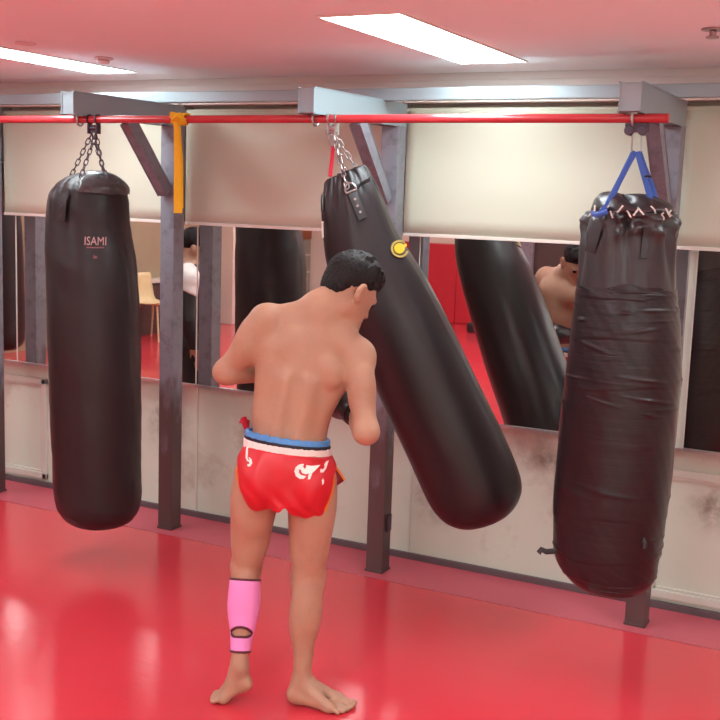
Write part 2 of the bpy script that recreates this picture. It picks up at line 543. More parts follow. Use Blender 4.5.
# ------------------------------------------------------------------ the room
XL, XR, YB, YW, H = -8.1, 2.6, -5.2, 4.51, 2.2
YM = 4.44                                     # face of the mirrors
struct(obj('floor', box(B(), XL - .1, XR + .1, YB - .1, 4.172, -0.06, 0.0), M['floor']))
struct(obj('floor_bounce', box(B(), -1.3, XR + .1, YB - .1, 1.2, 0.0002, 0.003), M['pale']))  # unseen pale slab, added to bounce neutral light onto the ceiling
struct(obj('floor_mat_edge', box(B(), XL - .1, XR + .1, 4.176, YW + .1, -0.06, 0.001), M['strip']))
struct(obj('floor_seam', box(B(), XL - .1, XR + .1, 4.172, 4.176, -0.06, -0.004), M['seam']))
struct(obj('ceiling', box(B(), XL - .1, XR + .1, YB - .1, YW + .1, H, H + .1), M['ceil']))
struct(obj('wall_back', box(B(), XL - .1, XR + .1, YW, YW + .1, 0.0, 0.72), M['board']))
struct(obj('wall_back_upper', box(B(), XL - .1, XR + .1, YW, YW + .1, 0.72, H), M['soffit']))
struct(obj('wall_left', box(B(), XL - .1, XL, YB, YW, 0, H), M['khaki']))
struct(obj('wall_right', box(B(), XR, XR + .1, YB, YW, 0, H), M['room']))
struct(obj('wall_rear', box(B(), XL - .1, XR + .1, YB - .1, YB, 0, H), M['room']))
struct(obj('baseboard_back', box(B(), XL, XR, 4.492, YW, 0, 0.030, 0.004), M['base']))
struct(obj('trim_1', box(B(), XL, XR, 4.500, YW, 2.168, H - 0.0, 0.003), M['soffit']))

def moulding(name, x0, x1, z0, z1, w=0.036):
    bm = B()
    for (a, b, c, d) in ((x0, x1, z1 - w, z1), (x0, x1, z0, z0 + w), (x0, x0 + w, z0, z1), (x1 - w, x1, z0, z1)):
        box(bm, a, b, 4.494, YW + .005, c, d, 0.006)
    g = 0.012
    for (a, b, c, d) in ((x0 + w, x1 - w, z1 - w - g, z1 - w), (x0 + w, x1 - w, z0 + w, z0 + w + g), (x0 + w, x0 + w + g, z0 + w, z1 - w), (x1 - w - g, x1 - w, z0 + w, z1 - w)):
        box(bm, a, b, 4.502, YW + .005, c, d, 0.002)
    return struct(obj(name, bm, M['frame_w']))
moulding('trim_2', -5.30, -4.235, 0.045, 0.612)
moulding('trim_3', -0.93, 0.28, 0.045, 0.600)
# plain board joints between the posts
struct(obj('trim_4', box(B(), -3.235, -3.225, 4.502, YW + .005, 0.03, 0.69, 0.002), M['frame_w']))
struct(obj('trim_5', box(B(), -2.03, -2.02, 4.502, YW + .005, 0.03, 0.69, 0.002), M['frame_w']))

# mirrors
seams = [-5.58, -4.385, -3.190, -1.995, -0.806, 0.39]
mlab = ['wall mirror panel furthest left, behind the grey post at the photo\'s left edge',
        'wall mirror panel behind the hanging bag with the white lettering',
        'wall mirror panel behind the left arm of the shirtless boxer',
        'wall mirror panel showing the reflection of the swinging bag',
        'wall mirror panel at the right edge of the photo, behind the taped bag']
for i in range(5):
    x0, x1 = seams[i], seams[i + 1]
    r = empty('wall_mirror', ((x0 + x1) / 2, YM, 0.70), mlab[i], 'mirror', 'wall mirrors under the blinds')
    gl_ = obj('glass', box(B(), x0 + .002, x1 - .002, YM, YM + .006, 0.705, 1.78), M['mirror'], r)
    if i == 3: gl_.rotation_euler.z = 0.011          # this pane is not quite flush
    obj('backing', box(B(), x0 + .001, x1 - .001, YM + .0062, YW - .001, 0.70, 1.785), M['frame_w'], r)
    obj('bottom_rail', box(B(), x0 + .001, x1 - .001, YM - .010, YW - .001, 0.690, 0.7045, 0.002), M['alu'], r)
    obj('edge_strip', box(B(), x1 - .004, x1 + .0005, YM - .003, YM - .0003, 0.705, 1.78), M['rail_w'], r)

# roller blinds
bx = [(-5.60, -4.452, 1.508), (-4.425, -3.285, 1.508), (-3.236, -2.100, 1.506), (-2.062, -0.925, 1.505), (-0.888, 0.30, 1.506)]
blab = ['cream roller blind at the far left, beyond the left edge post', 'cream roller blind behind the hanging bag with the white lettering',
        'cream roller blind between the yellow belt and the middle post', 'cream roller blind between the middle post and the taped bag',
        'cream roller blind at the right edge of the photo']
for (x0, x1, zb), lb in zip(bx, blab):
    r = empty('roller_blind', ((x0 + x1) / 2, 4.40, 2.03), lb, 'blind', 'roller blinds above the mirrors')
    bm = B(); n = 28
    rows = []
    for j in range(9):
        z = zb + (2.03 - zb) * j / 8
        rows.append([bm.verts.new((x0 + (x1 - x0) * i / n, 4.398 + 0.003 * math.sin(3.1 * i / n * PI + x0) * (1 - j / 8), z)) for i in range(n + 1)])
    for j in range(8):
        for i in range(n):
            bm.faces.new((rows[j][i], rows[j][i + 1], rows[j + 1][i + 1], rows[j + 1][i])).smooth = True
    f = obj('fabric', bm, M['blind'], r)
    so = f.modifiers.new('thickness', 'SOLIDIFY'); so.thickness = 0.002
    obj('bottom_bar', box(B(), x0, x1, 4.392, 4.406, zb - .010, zb + .004, 0.003), M['rail_w'], r)
    obj('roller', cyl(B(), (x0 - .008, 4.418, 2.025), (x1 + .008, 4.418, 2.025), 0.021, 24, 0.002), M['blind'], r)
    bm = B()
    box(bm, x0 - .012, x1 + .012, 4.375, YW - .001, 2.064, 2.080, 0.003)
    box(bm, x0 - .012, x1 + .012, 4.470, YW - .001, 2.0, 2.0635, 0.002)
    obj('head_rail', bm, M['rail_w'], r)
    for xx in (x0 - .014, x1 + .010):
        obj('end_bracket', box(B(), xx, xx + .004, 4.385, YW - .001, 1.995, 2.0635, 0.001), M['alu'], r)

# ceiling lights
def ceiling_light(x0, x1, y0, y1, label):
    r = empty('ceiling_light', ((x0 + x1) / 2, (y0 + y1) / 2, H), label, 'ceiling light', 'flush ceiling light panels')
    bm = B(); w = 0.008
    for a, b, c, d in ((x0 - w, x1 + w, y0 - w, y0), (x0 - w, x1 + w, y1, y1 + w), (x0 - w, x0, y0, y1), (x1, x1 + w, y0, y1)):
        box(bm, a, b, c, d, H - .006, H - .0002, 0.001)
    obj('frame', bm, M['rail_w'], r)
    obj('diffuser', box(B(), x0 + .0003, x1 - .0003, y0 + .0003, y1 - .0003, H - .004, H - .0002), M['panel'], r)
ceiling_light(-1.735, -1.465, 3.035, 4.175, 'bright flush ceiling light panel above the swinging bag')
ceiling_light(-3.62, -3.37, 3.035, 4.175, 'bright flush ceiling light panel at the upper left, above the lettered bag')
for yy, rn in ((0.75, 'in the second row from the mirrors'), (-1.55, 'in the third row from the mirrors'), (-3.85, 'in the row nearest the rear wall')):
    for xx, cn in ((-7.2, 'by the left wall'), (-5.4, 'second from the left wall'), (-3.5, 'third from the left wall'), (-1.6, 'fourth from the left wall'), (0.3, 'second from the right wall'), (1.9, 'by the right wall')):
        ceiling_light(xx - .13, xx + .13, yy, yy + 1.14, 'ceiling light panel %s, %s' % (rn, cn))
for xx, cn in ((-5.4, 'left of the photo, second from the left wall'), (0.3, 'just right of the photo, near the mirrors')):
    ceiling_light(xx - .13, xx + .13, 3.035, 4.175, 'flush ceiling light panel ' + cn)

# small ceiling fittings
r = empty('smoke_detector', (-3.17, 3.72, H), 'small round pinkish smoke detector on the ceiling beside the left light panel', 'smoke detector')
obj('base', cyl(B(), (-3.17, 3.72, H - .010), (-3.17, 3.72, H - .0003), 0.040, 32, 0.003), M['plastic'], r)
obj('sensor_head', cyl(B(), (-3.17, 3.72, H - .026), (-3.17, 3.72, H - .0102), 0.026, 32, 0.006), M['plastic'], r)
tag(obj('blank_plate', cyl(B(), (-3.18, 3.28, H - .006), (-3.18, 3.28, H - .0003), 0.040, 32, 0.002), M['plastic'], origin=(-3.18, 3.28, H)),
    'flat round cover plate on the ceiling at the upper left, left of the smoke detector', 'ceiling plate')
r = empty('ceiling_sprinkler', (-0.655, 3.56, H), 'small shiny metal sprinkler on the ceiling at the upper right corner', 'sprinkler')
obj('rose', cyl(B(), (-.655, 3.56, H - .006), (-.655, 3.56, H - .0003), 0.036, 28, 0.002), M['steel'], r)
bm = cyl(B(), (-.655, 3.56, H - .024), (-.655, 3.56, H - .0062), 0.010, 16, 0.002)
cyl(bm, (-.655, 3.56, H - .030), (-.655, 3.56, H - .0242), 0.020, 20, 0.001)
obj('nozzle', bm, M['steel'], r)

# ------------------------------------------------------------------ steel rack
PX = [-4.405, -3.227, -2.07, -0.905]
plab = ['grey steel post with hanging arm at the left edge of the photo', 'grey steel post with arm and brace, right behind the yellow belt',
        'grey steel post with arm and brace behind the swinging bag', 'grey steel post with arm and brace behind the taped bag']
AT, AB = 2.05, 1.96
for i, px in enumerate(PX):
    r = empty('rack_post', (px, 4.28, 0), plab[i], 'steel post', 'rack posts along the mirrors')
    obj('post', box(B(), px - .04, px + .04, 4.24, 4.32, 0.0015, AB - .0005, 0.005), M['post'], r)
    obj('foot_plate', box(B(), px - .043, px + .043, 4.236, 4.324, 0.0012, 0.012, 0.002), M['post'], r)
    ax = (-.044, -.050, -.048, -.004)[i]                # arms sit slightly askew on their posts
    bm = B(); beam(bm, (px + ax, 3.62, (AB + AT) / 2), (px, 4.32, (AB + AT) / 2), 0.072, AT - AB, (1, 0, 0), 0.004)
    obj('arm', bm, M['beam'], r)
    bm = B(); beam(bm, (px + ax * .15, 3.960, 1.955), (px + ax * .05, 4.225, 1.650), 0.046, 0.056, (1, 0, 0), 0.003)
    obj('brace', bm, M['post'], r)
    bm = B()
    for dy in (-.02, .02):
        cyl(bm, (px + ax - .004, 3.70 + dy, 1.936), (px + ax - .004, 3.70 + dy, 1.9598), 0.0045, 10)
    tube(bm, [Vector((px + ax - .004, 3.70 + .02 * math.cos(a), 1.937 - .02 * math.sin(a))) for a in [PI * q / 10 for q in range(11)]], 0.0045, 8)
    cyl(bm, (px + ax - .004, 3.70, 1.9545), (px + ax - .004, 3.70, 1.9598), 0.026, 16)
    obj('pipe_clamp', bm, M['steel'], r)
    if i == 2:
        obj('side_tab', box(B(), px + .0402, px + .052, 4.262, 4.30, 0.19, 0.265, 0.002), M['darksteel'], r)
tag(obj('top_rail', box(B(), -5.6, 0.6, 4.12, 4.17, AT + .0005, AT + .049, 0.004), M['beam'], origin=(-2.5, 4.145, AT)),
    'long pale grey steel rail lying across the rack arms just under the ceiling', 'steel rail')
r = empty('hanging_pipe', (-2.5, 3.70, 1.943), 'long glossy red round pipe slung under the rack arms', 'pipe')
obj('tube', tube(B(), [(-5.4, 3.70, 1.943), (-0.803, 3.70, 1.943)], 0.0155, 24), M['pipe'], r)
cp = obj('end_cap', cyl(B(), (-0.8029, 3.70, 1.943), (-0.798, 3.70, 1.943), 0.0157, 24, 0.002), M['pipe'], r)

# yellow belt knotted round the pipe
r = empty('cotton_belt', (-2.745, 3.70, 1.943), 'yellow cotton belt knotted round the red pipe and hanging beside the post', 'belt')
bm = B()
for dx in (-.014, .012):
    tube(bm, [Vector((-2.745 + dx + .006 * math.sin(a * 2), 3.70 + .021 * math.cos(a), 1.943 + .021 * math.sin(a))) for a in [2 * PI * q / 20 for q in range(20)]], 0, 10, closed=True, flat=(0.015, 0.004), ref=(1, 0, 0))
obj('loop', bm, M['yellow'], r)
bm = B()
tube(bm, [(-2.772, 3.676, 1.944), (-2.762, 3.664, 1.956), (-2.744, 3.659, 1.952), (-2.727, 3.662, 1.936), (-2.716, 3.676, 1.930)], 0, 10, flat=(0.017, 0.007), ref=(0, -.6, .8))
tube(bm, [(-2.766, 3.673, 1.925), (-2.752, 3.660, 1.934), (-2.737, 3.657, 1.944), (-2.722, 3.668, 1.958)], 0, 10, flat=(0.015, 0.006), ref=(0, -.7, .6))
obj('knot', bm, M['yellow'], r)
tl = [(-2.748, 3.660, 1.932), (-2.746, 3.664, 1.905), (-2.744, 3.667, 1.86), (-2.741, 3.668, 1.78), (-2.739, 3.668, 1.70), (-2.738, 3.668, 1.62), (-2.737, 3.668, 1.566)]
obj('tail', tube(B(), tl, 0, 12, flat=[(0.009, 0.005), (0.011, 0.004), (0.014, 0.0035), (0.0165, 0.003), (0.0175, 0.003), (0.018, 0.003), (0.018, 0.0025)], ref=(1, 0.3, 0)), M['yellow'], r)
tl2 = [(p[0] + .004, p[1] + .010, p[2] + (0 if k < 5 else .02)) for k, p in enumerate(tl)]
obj('tail', tube(B(), tl2, 0, 12, flat=[(0.008, 0.004)] * 3 + [(0.013, 0.0025)] * 4, ref=(1, 0.4, 0)), M['yellow'], r)

# ------------------------------------------------------------------ punching bags
def bag_bm(ctrl, nring, nseg, disp, cap_bottom=True, cap_top=True, axis=(0, 0, -1)):
    """lathe along control points (x, y, z, r); disp(theta, s, r, P) -> (radius, extra axial offset)"""
    C = catmull(ctrl, nring)
    bm = B(); rings = []
    t = Vector(axis).normalized()
    for i in range(nring):
        p = Vector(C[i][:3])
        s = i / (nring - 1)
        e1 = Vector((1, 0, 0)) - t * t.x; e1.normalize(); e2 = t.cross(e1)     # t points down: theta 0 = +x
        if e2.y > 0: e2 = -e2                                                  # +90 deg = towards the room
        ring = []
        for k in range(nseg):
            th = 2 * PI * k / nseg
            rr, dz = disp(th, s, max(0.002, C[i][3]))
            ring.append(bm.verts.new(p + (e1 * math.cos(th) + e2 * math.sin(th)) * rr + t * dz))
        rings.append(ring)
    for i in range(nring - 1):
        for k in range(nseg):
            bm.faces.new((rings[i][k], rings[i][(k + 1) % nseg], rings[i + 1][(k + 1) % nseg], rings[i + 1][k])).smooth = True
    if cap_top: bm.faces.new(rings[0])
    if cap_bottom: bm.faces.new(rings[-1])
    return bm

def noise1(x, seed):
    return math.sin(x * 1.7 + seed) * .5 + math.sin(x * 3.1 + seed * 2.3) * .3 + math.sin(x * 6.7 + seed * 1.1) * .2

def angd(a, b):
    return (a - b + PI) % (2 * PI) - PI

# hanging hardware ------------------------------------------------
def pipe_clamp(r, x, m, w=0.022, z=1.943, y=3.70):
    bm = B()
    for dx in (-w, w):
        tube(bm, [Vector((x + dx, y + .0192 * math.cos(a_), z + .0192 * math.sin(a_))) for a_ in [2 * PI * q / 20 for q in range(20)]], 0, 8, closed=True, flat=(.004, .003), ref=(1, 0, 0))
        box(bm, x + dx - .004, x + dx + .004, y - .014, y + .014, z - .060, z - .0205, 0.002)
    cyl(bm, (x - w - .008, y, z - .050), (x + w + .008, y, z - .050), 0.0055, 12)
    cyl(bm, (x - w + .0045, y, z - .036), (x + w - .0045, y, z - .036), 0.013, 18, 0.002)
    return obj('pipe_clamp', bm, m, r)

# --- lettered bag at the left
def offx(P, y): return [(x, y, z, r) for z, x, r in P]
L = [(1.722, -3.222, .012), (1.716, -3.223, .060), (1.694, -3.226, .108), (1.662, -3.234, .148), (1.603, -3.244, .170), (1.475, -3.243, .180), (1.346, -3.230, .192), (1.173, -3.219, .198), (.953, -3.212, .200), (.731, -3.204, .198),
     (.506, -3.198, .195), (.324, -3.192, .190), (.240, -3.187, .177), (.192, -3.181, .140), (.166, -3.181, .085), (.158, -3.181, .01)]
ctrlL = offx(L, 3.71)
def dispL(th, s, r):
    d = 0
    z = 1.722 - s * 1.56
    # gathered pleats fan out from the tab at the upper left of the front
    g = angd(th, 1.95)
    fade = max(0, 1 - s / 0.34) * min(1, s / .06)
    w = math.exp(-(g / 0.75) ** 2)
    d += fade * w * 0.019 * (abs(math.sin(8.5 * g + 13 * s + .6 * math.sin(9 * g))) ** .6 - .6)
    d += fade * 0.0035 * math.sin(11 * th + 14 * s) * (1 - w * .6)
    d += 0.0022 * noise1(th * 2 + s * 9, 1.0) + 0.002 * noise1(s * 30 + th, 4.0)
    if s > 0.86:
        d += (s - 0.86) * 0.03 * math.sin(5 * th + 2)
    return max(0.004, r + d * min(1, r / .1)), 0
r = empty('punching_bag', (-3.20, 3.71, 0.16), 'long black punching bag with pale lettering, hanging straight on chains at the left', 'punching bag', 'punching bags')
bodyL = obj('shell', bag_bm(ctrlL, 150, 128, dispL), M['bagL'], r)
# cap sewn over the front of the top
capc = [(-3.215, 3.71, 1.7265, .012), (-3.215, 3.708, 1.7215, .064), (-3.217, 3.706, 1.700, .112), (-3.224, 3.705, 1.665, .153), (-3.234, 3.706, 1.632, .1665)]
def dispC(th, s, r): return r * (1 + 0.012 * math.sin(6 * th + 8 * s)) , (0.003 * math.sin(3 * th + 1) if s > .9 else 0)
cp = bag_bm(capc, 24, 96, dispC, cap_bottom=False)
bmesh.ops.delete(cp, geom=[f for f in cp.faces if not (-0.75 < math.atan2(-(f.calc_center_median().y - 3.71), f.calc_center_median().x + 3.222) < 1.22)], context='FACES')
o = obj('top_cover', cp, M['capL'], r); so = o.modifiers.new('thickness', 'SOLIDIFY'); so.thickness = .004; so.offset = 1
pipe_clamp(r, -3.205, M['darksteel'])
for k, a in enumerate((0.35, 1.45, 2.6, 4.4)):
    bm = B()
    e = Vector((-3.205 + .098 * math.cos(a), 3.705 - .098 * math.sin(a), 1.706))
    chain(bm, (-3.205 + (.012 if k % 2 else -.012), 3.70, 1.884), e, half=.0155, w=.0075, r=.0024)
    tube(bm, [e + Vector((.010 * math.cos(q), 0, .010 * math.sin(q) - .006)) for q in [2 * PI * w / 14 for w in range(14)]], .0026, 6, closed=True)
    obj('chain', bm, M['darksteel'], r)
bm = B()
pth = []
for q in range(7):
    th = 1.42 + .06 * q / 6; z = 1.640 - .125 * q / 6
    rr = .171 + .006 + (.01 if z < 1.6 else -.006 + .003 * q)
    pth.append(Vector((-3.243 + (rr + .004) * math.cos(th), 3.71 - (rr + .004) * math.sin(th), z)))
tube(bm, pth, 0, 12, flat=(0.021, 0.004), ref=(math.sin(1.42), math.cos(1.42), 0))
t_ = obj('tab', bm, M['strapk'], r)
for q in (1, 3, 5):
    n_ = Vector((math.cos(1.45), -math.sin(1.45), 0))
    obj('stud', cyl(B(), pth[q] + n_ * .002, pth[q] + n_ * .0065, .005, 12, .0015), M['darksteel'], t_)
vd = Vector((-.70, .71, 0)).normalized()
ux = Vector((.86, .51, 0)).normalized() 
vdL = Vector((-.52, .85, 0)); uxL = Vector((.85, .52, 0))
decal('lettering', text_mesh('ISAMI', 0.037), (-3.048, 3.50, 1.434), uxL * 1.0, (0, 0, 1.35), vdL, bodyL, M['print'], r, off=.004, cuts=1)
decal('print_line', poly_mesh([(-.034, .0022), (.034, .0022), (.034, -.0022), (-.034, -.0022)]), (-3.048, 3.50, 1.409), uxL, (0, 0, 1), vdL, bodyL, M['printred'], r, off=.004, cuts=3)
decal('red_mark', poly_mesh([(-.008, .007), (.006, .004), (.009, -.005), (-.007, -.007)]), (-3.046, 3.50, 1.370), uxL, (0, 0, 1), vdL, bodyL, M['printred'], r, off=.004)

# --- swinging bag in the middle
Mc = [(-2.000, 3.724, 1.722, .010), (-2.003, 3.722, 1.726, .038), (-2.006, 3.720, 1.740, .060), (-2.003, 3.722, 1.742, .073), (-1.998, 3.727, 1.722, .086), (-1.990, 3.732, 1.672, .107), (-1.974, 3.742, 1.600, .126), (-1.932, 3.768, 1.447, .152), (-1.850, 3.800, 1.282, .174), (-1.758, 3.832, 1.097, .183), (-1.665, 3.868, .901, .187), (-1.571, 3.902, .713, .189),
      (-1.504, 3.928, .566, .187), (-1.472, 3.940, .500, .174), (-1.452, 3.948, .456, .144), (-1.438, 3.955, .424, .090), (-1.434, 3.958, .414, .01)]
def dispM(th, s, r):
    fade = max(0, 1 - s / 0.30)
    f2 = max(0, 1 - abs(s - .16) / .26)
    d = f2 * 0.022 * (abs(math.sin(3.5 * th + .6 + .5 * math.sin(2 * th) + 1.2 * s)) - .55) + f2 * .005 * math.sin(15 * th + 8 * s)
    d += .0016 * noise1(th * 2 + s * 7, 2.2)
    dz = -fade * .012 * math.sin(5 * th + 1) if s < .12 else 0
    if s > .90: d += .004 * math.sin(3 * th) * (s - .9) / .1
    return max(.004, r + d * min(1, r / .08)), dz
r = empty('punching_bag', (-1.45, 3.95, 0.42), 'black punching bag with round yellow emblem, swung out beside the boxer', 'punching bag', 'punching bags')
bodyM = obj('shell', bag_bm(Mc, 150, 128, dispM, axis=(.566, .236, -1.33)), M['bagM'], r)
pipe_clamp(r, -2.045, M['steel'], w=.016)
bm = B()
tube(bm, link_path(Vector((-2.052, 3.70, 1.872)), Vector((.42, 0, -.9)).normalized(), Vector((.9, .1, .42)).normalized(), .036, .011), .0036, 8, closed=True)
obj('snap_hook', bm, M['steel'], r)
bm = B()
chain(bm, (-2.038, 3.694, 1.885), (-1.992, 3.672, 1.775), half=.017, w=.008, r=.0027)
chain(bm, (-1.992, 3.672, 1.775), (-1.932, 3.618, 1.685), half=.017, w=.008, r=.0027)
obj('chain', bm, M['steel'], r)
bm = B(); chain(bm, (-2.036, 3.70, 1.885), (-1.945, 3.745, 1.735), half=.017, w=.008, r=.0027); obj('chain', bm, M['steel'], r)
bm = B(); chain(bm, (-2.040, 3.705, 1.885), (-2.03, 3.78, 1.738), half=.017, w=.008, r=.0027); obj('chain', bm, M['steel'], r)
obj('webbing_strap', tube(B(), [(-2.036, 3.690, 1.842), (-2.034, 3.680, 1.80), (-2.029, 3.664, 1.755), (-2.026, 3.655, 1.728)], 0, 10, flat=(.0075, .002), ref=(1, .3, 0)), M['redstrap'], r)
# D-ring and studded tab on the shoulder that faces the room
bvM = bvh_of(bodyM)
def on_bag(bv, px, pz, y0=2.6, drx=(-.35, .94, 0)):
    dr = Vector(drx).normalized()
    o_ = Vector((px, y0, pz)) * S
    h_ = bv.ray_cast(o_ - dr * 0.0, dr, 4)
    return (h_[0] / S, h_[1] if h_[1].dot(dr) < 0 else -h_[1])
def tab_on(bv, r, top, bot, w, m, name='tab', nst=3, stud='steel', drx=(-.35, .94, 0), y0=2.6):
    pts = []; nn = []
    for q in range(9):
        a = q / 8
        h, n = on_bag(bv, top[0] + (bot[0] - top[0]) * a, top[1] + (bot[1] - top[1]) * a, y0, drx)
        pts.append(h + n * .005); nn.append(n)
    side = (pts[-1] - pts[0]).cross(nn[4])
    t_ = obj(name, tube(B(), pts, 0, 12, flat=(w, .004), ref=side), m, r)
    if nst:
        for q in range(nst):
            i = 2 + q * 2
            obj('stud', cyl(B(), pts[i] + nn[i] * .002, pts[i] + nn[i] * .007, .0055, 12, .0015), M[stud], t_)
    return pts, nn
pts, nn = tab_on(bvM, r, (-1.535, 1.668), (-1.490, 1.575), .018, M['strapk'])
p0 = pts[0]; n0 = nn[0]
bm = B()
d = (p0 - pts[4]).normalized(); s_ = d.cross(n0).normalized()
ring = [p0 + d * .006 + s_ * -.020 + n0 * .004, p0 + d * .006 + s_ * .020 + n0 * .004] + [p0 + d * (.012 + .026 * math.sin(q)) + s_ * (.021 * math.cos(q)) + n0 * .005 for q in [PI * k / 8 for k in range(9)]]
tube(bm, ring, .0035, 8, closed=True); obj('d_ring', bm, M['steel'], r)
tab_on(bvM, r, (-1.66, 1.655), (-1.655, 1.60), .013, M['strapk'], nst=0)
tab_on(bvM, r, (-1.655, 1.56), (-1.652, 1.50), .004, M['rail_w'], name='edge_glint', nst=0)  # thin white strip, a painted glint along the bag's left edge
obj('tie_end', tube(B(), [(-1.925, 3.69, 1.700), (-1.895, 3.665, 1.706), (-1.868, 3.655, 1.716), (-1.852, 3.65, 1.724)], 0, 8, flat=(.009, .0025), ref=(0, .5, 1)), M['strapk'], r)
# round yellow emblem on the upper right
def disc(r0, n=40, x=0, y=0): return poly_mesh([(x + r0 * math.cos(2 * PI * k / n), y + r0 * math.sin(2 * PI * k / n)) for k in range(n)])
def ringm(r0, r1, a0, a1, n=36):
    bm = B()
    A = [(bm.verts.new((r0 * math.cos(a0 + (a1 - a0) * k / n), r0 * math.sin(a0 + (a1 - a0) * k / n), 0)), bm.verts.new((r1 * math.cos(a0 + (a1 - a0) * k / n), r1 * math.sin(a0 + (a1 - a0) * k / n), 0))) for k in range(n + 1)]
    for k in range(n): bm.faces.new((A[k][0], A[k][1], A[k + 1][1], A[k + 1][0]))
    return bm
EO, EX, EY, ED = (-1.533, 3.2, 1.467), Vector((.93, .36, 0)), Vector((-.12, 0, .99)), Vector((-.40, .915, 0))
em = decal('emblem', disc(.034), EO, EX, EY, ED, bodyM, M['embdark'], r, off=.0022)
decal('emblem_ring', ringm(.025, .032, .5, 5.9), EO, EX, EY, ED, bodyM, M['embcream'], em, off=.0042)
decal('emblem_center', disc(.0185, 26, -.002, .001), EO, EX, EY, ED, bodyM, M['embyel'], em, off=.0044)
decal('emblem_bar', poly_mesh([(.008, -.002), (.03, .012), (.026, .020), (.004, .008)]), EO, EX, EY, ED, bodyM, M['embyel'], em, off=.0046)

# --- taped bag at the right
R_ = [(1.520, -.907, .153), (1.375, -.903, .164), (1.24, -.896, .178), (1.092, -.893, .190), (.953, -.898, .193), (.705, -.906, .194), (.524, -.909, .186), (.430, -.908, .175), (.368, -.895, .150), (.325, -.888, .096), (.308, -.880, .012)]
Rt = [(1.695, -.938, .008), (1.695, -.936, .044), (1.691, -.926, .082), (1.677, -.912, .113), (1.660, -.903, .130), (1.646, -.900, .137), (1.636, -.901, .137), (1.632, -.901, .141), (1.612, -.902, .146), (1.575, -.904, .150)]
ctrlR = offx(Rt + R_, 3.72)
def dispR(th, s, r):
    top = max(0, 1 - abs(s - .52) / .30)
    d = 0
    dz = 0
    if s < .30:                                   # loose cover flaps gathered under the slings
        k = min(1, s / .06) * max(0, 1 - s / .30)
        dz = k * (.042 * math.exp(-(angd(th, 1.10) / .26) ** 2) + .030 * math.exp(-(angd(th, 4.4) / .4) ** 2) - .010 * math.exp(-(angd(th, 2.4) / .5) ** 2) + .005 * math.sin(6 * th))
        d += k * .006 * math.sin(4 * th + 1)
    if .24 < s < .40:                             # drawn-in rim
        k = 1 - abs(s - .32) / .08
        d += k * (.007 * math.sin(13 * th + 2 * math.sin(3 * th)) - .004)
    if s > .30:
        f = max(0, 1 - abs(s - .41) / .15) * 1.35
        d += .35 * f * (.007 * noise1(th * 5 + s * 34 + 2 * math.sin(3 * th), 1.7) + .006 * math.sin(9 * th - 46 * s + 2 * math.sin(2 * th + 20 * s)))
        if s > .56: d -= .005
        d += f * .022 * (abs(math.sin(3.5 * th + .9 + .8 * math.sin(2 * th) + 1.5 * (s - .3))) - .55)
        d += f * .007 * math.sin(15 * th + 22 * s + 2 * math.sin(4 * th))
        q = (s - .46) + .04 * math.cos(2.2 * angd(th, 1.05))   # hammock folds
        d += .009 * math.sin(75 * q) * math.exp(-(q / .05) ** 2) * math.exp(-(angd(th, 1.0) / .7) ** 2)
    d += .0015 * noise1(th * 3 + s * 11, 5)
    return max(.004, r + d * min(1, r / .1)), dz
r = empty('punching_bag', (-0.89, 3.72, 0.31), 'bulky black punching bag wound with tape, hanging from blue straps at the right', 'punching bag', 'punching bags')
NR = 190
bodyR = obj('shell', bag_bm(ctrlR, NR, 128, dispR), M['bagR'], r)
# tape wound over the lower three quarters
Tp = [(1.392, -.903, .1655), (1.36, -.9025, .1685), (1.24, -.896, .1815), (1.092, -.893, .1935), (.953, -.898, .1965), (.705, -.906, .1975), (.524, -.909, .1895), (.430, -.908, .1785), (.368, -.895, .1535), (.322, -.888, .099), (.303, -.880, .012)]
RIDGE = [(random.uniform(-.6, 2.9), random.uniform(.03, .92), random.uniform(.10, .42), random.uniform(.0022, .0048), random.uniform(-.03, .03)) for _ in range(46)]
def dispT(th, s, r):
    ph = s * 9 + .10 * math.sin(th + 1) + .05 * math.sin(2 * th + s * 20)
    fr_ = ph - math.floor(ph)
    d = .0016 * (fr_ - .5) * (1 if fr_ < .95 else (1 - fr_) / .05)         # overlapping turns
    d += .0012 * noise1(th * 4 + s * 25, 3)
    for a, c, w_, h_, sl in RIDGE:                                          # pinched creases
        if abs(s - c) < .03:
            g = angd(th, a)
            d += h_ * math.exp(-(g / w_) ** 2) * math.exp(-((s - c - sl * g) / .0035) ** 2)
    dz = .010 * math.sin(3 * th + 1.2) + .004 * math.sin(8 * th) if s < .02 else 0
    return max(.004, r + d * min(1, r / .1)), dz
tp = obj('tape_wrap', bag_bm(offx(Tp, 3.72), 420, 128, dispT, cap_top=False), M['tape'], r)
obj('tape_end', tube(B(), [(-1.055, 3.60, .462), (-1.085, 3.585, .458), (-1.100, 3.575, .466), (-1.108, 3.572, .452)], 0, 8, flat=(.010, .0012), ref=(0, .3, 1)), M['tape'], r)
obj('tape_end', tube(B(), [(-.762, 3.60, .560), (-.750, 3.59, .545), (-.748, 3.588, .530)], 0, 8, flat=(.008, .0012), ref=(0, .3, 1)), M['tape'], r)
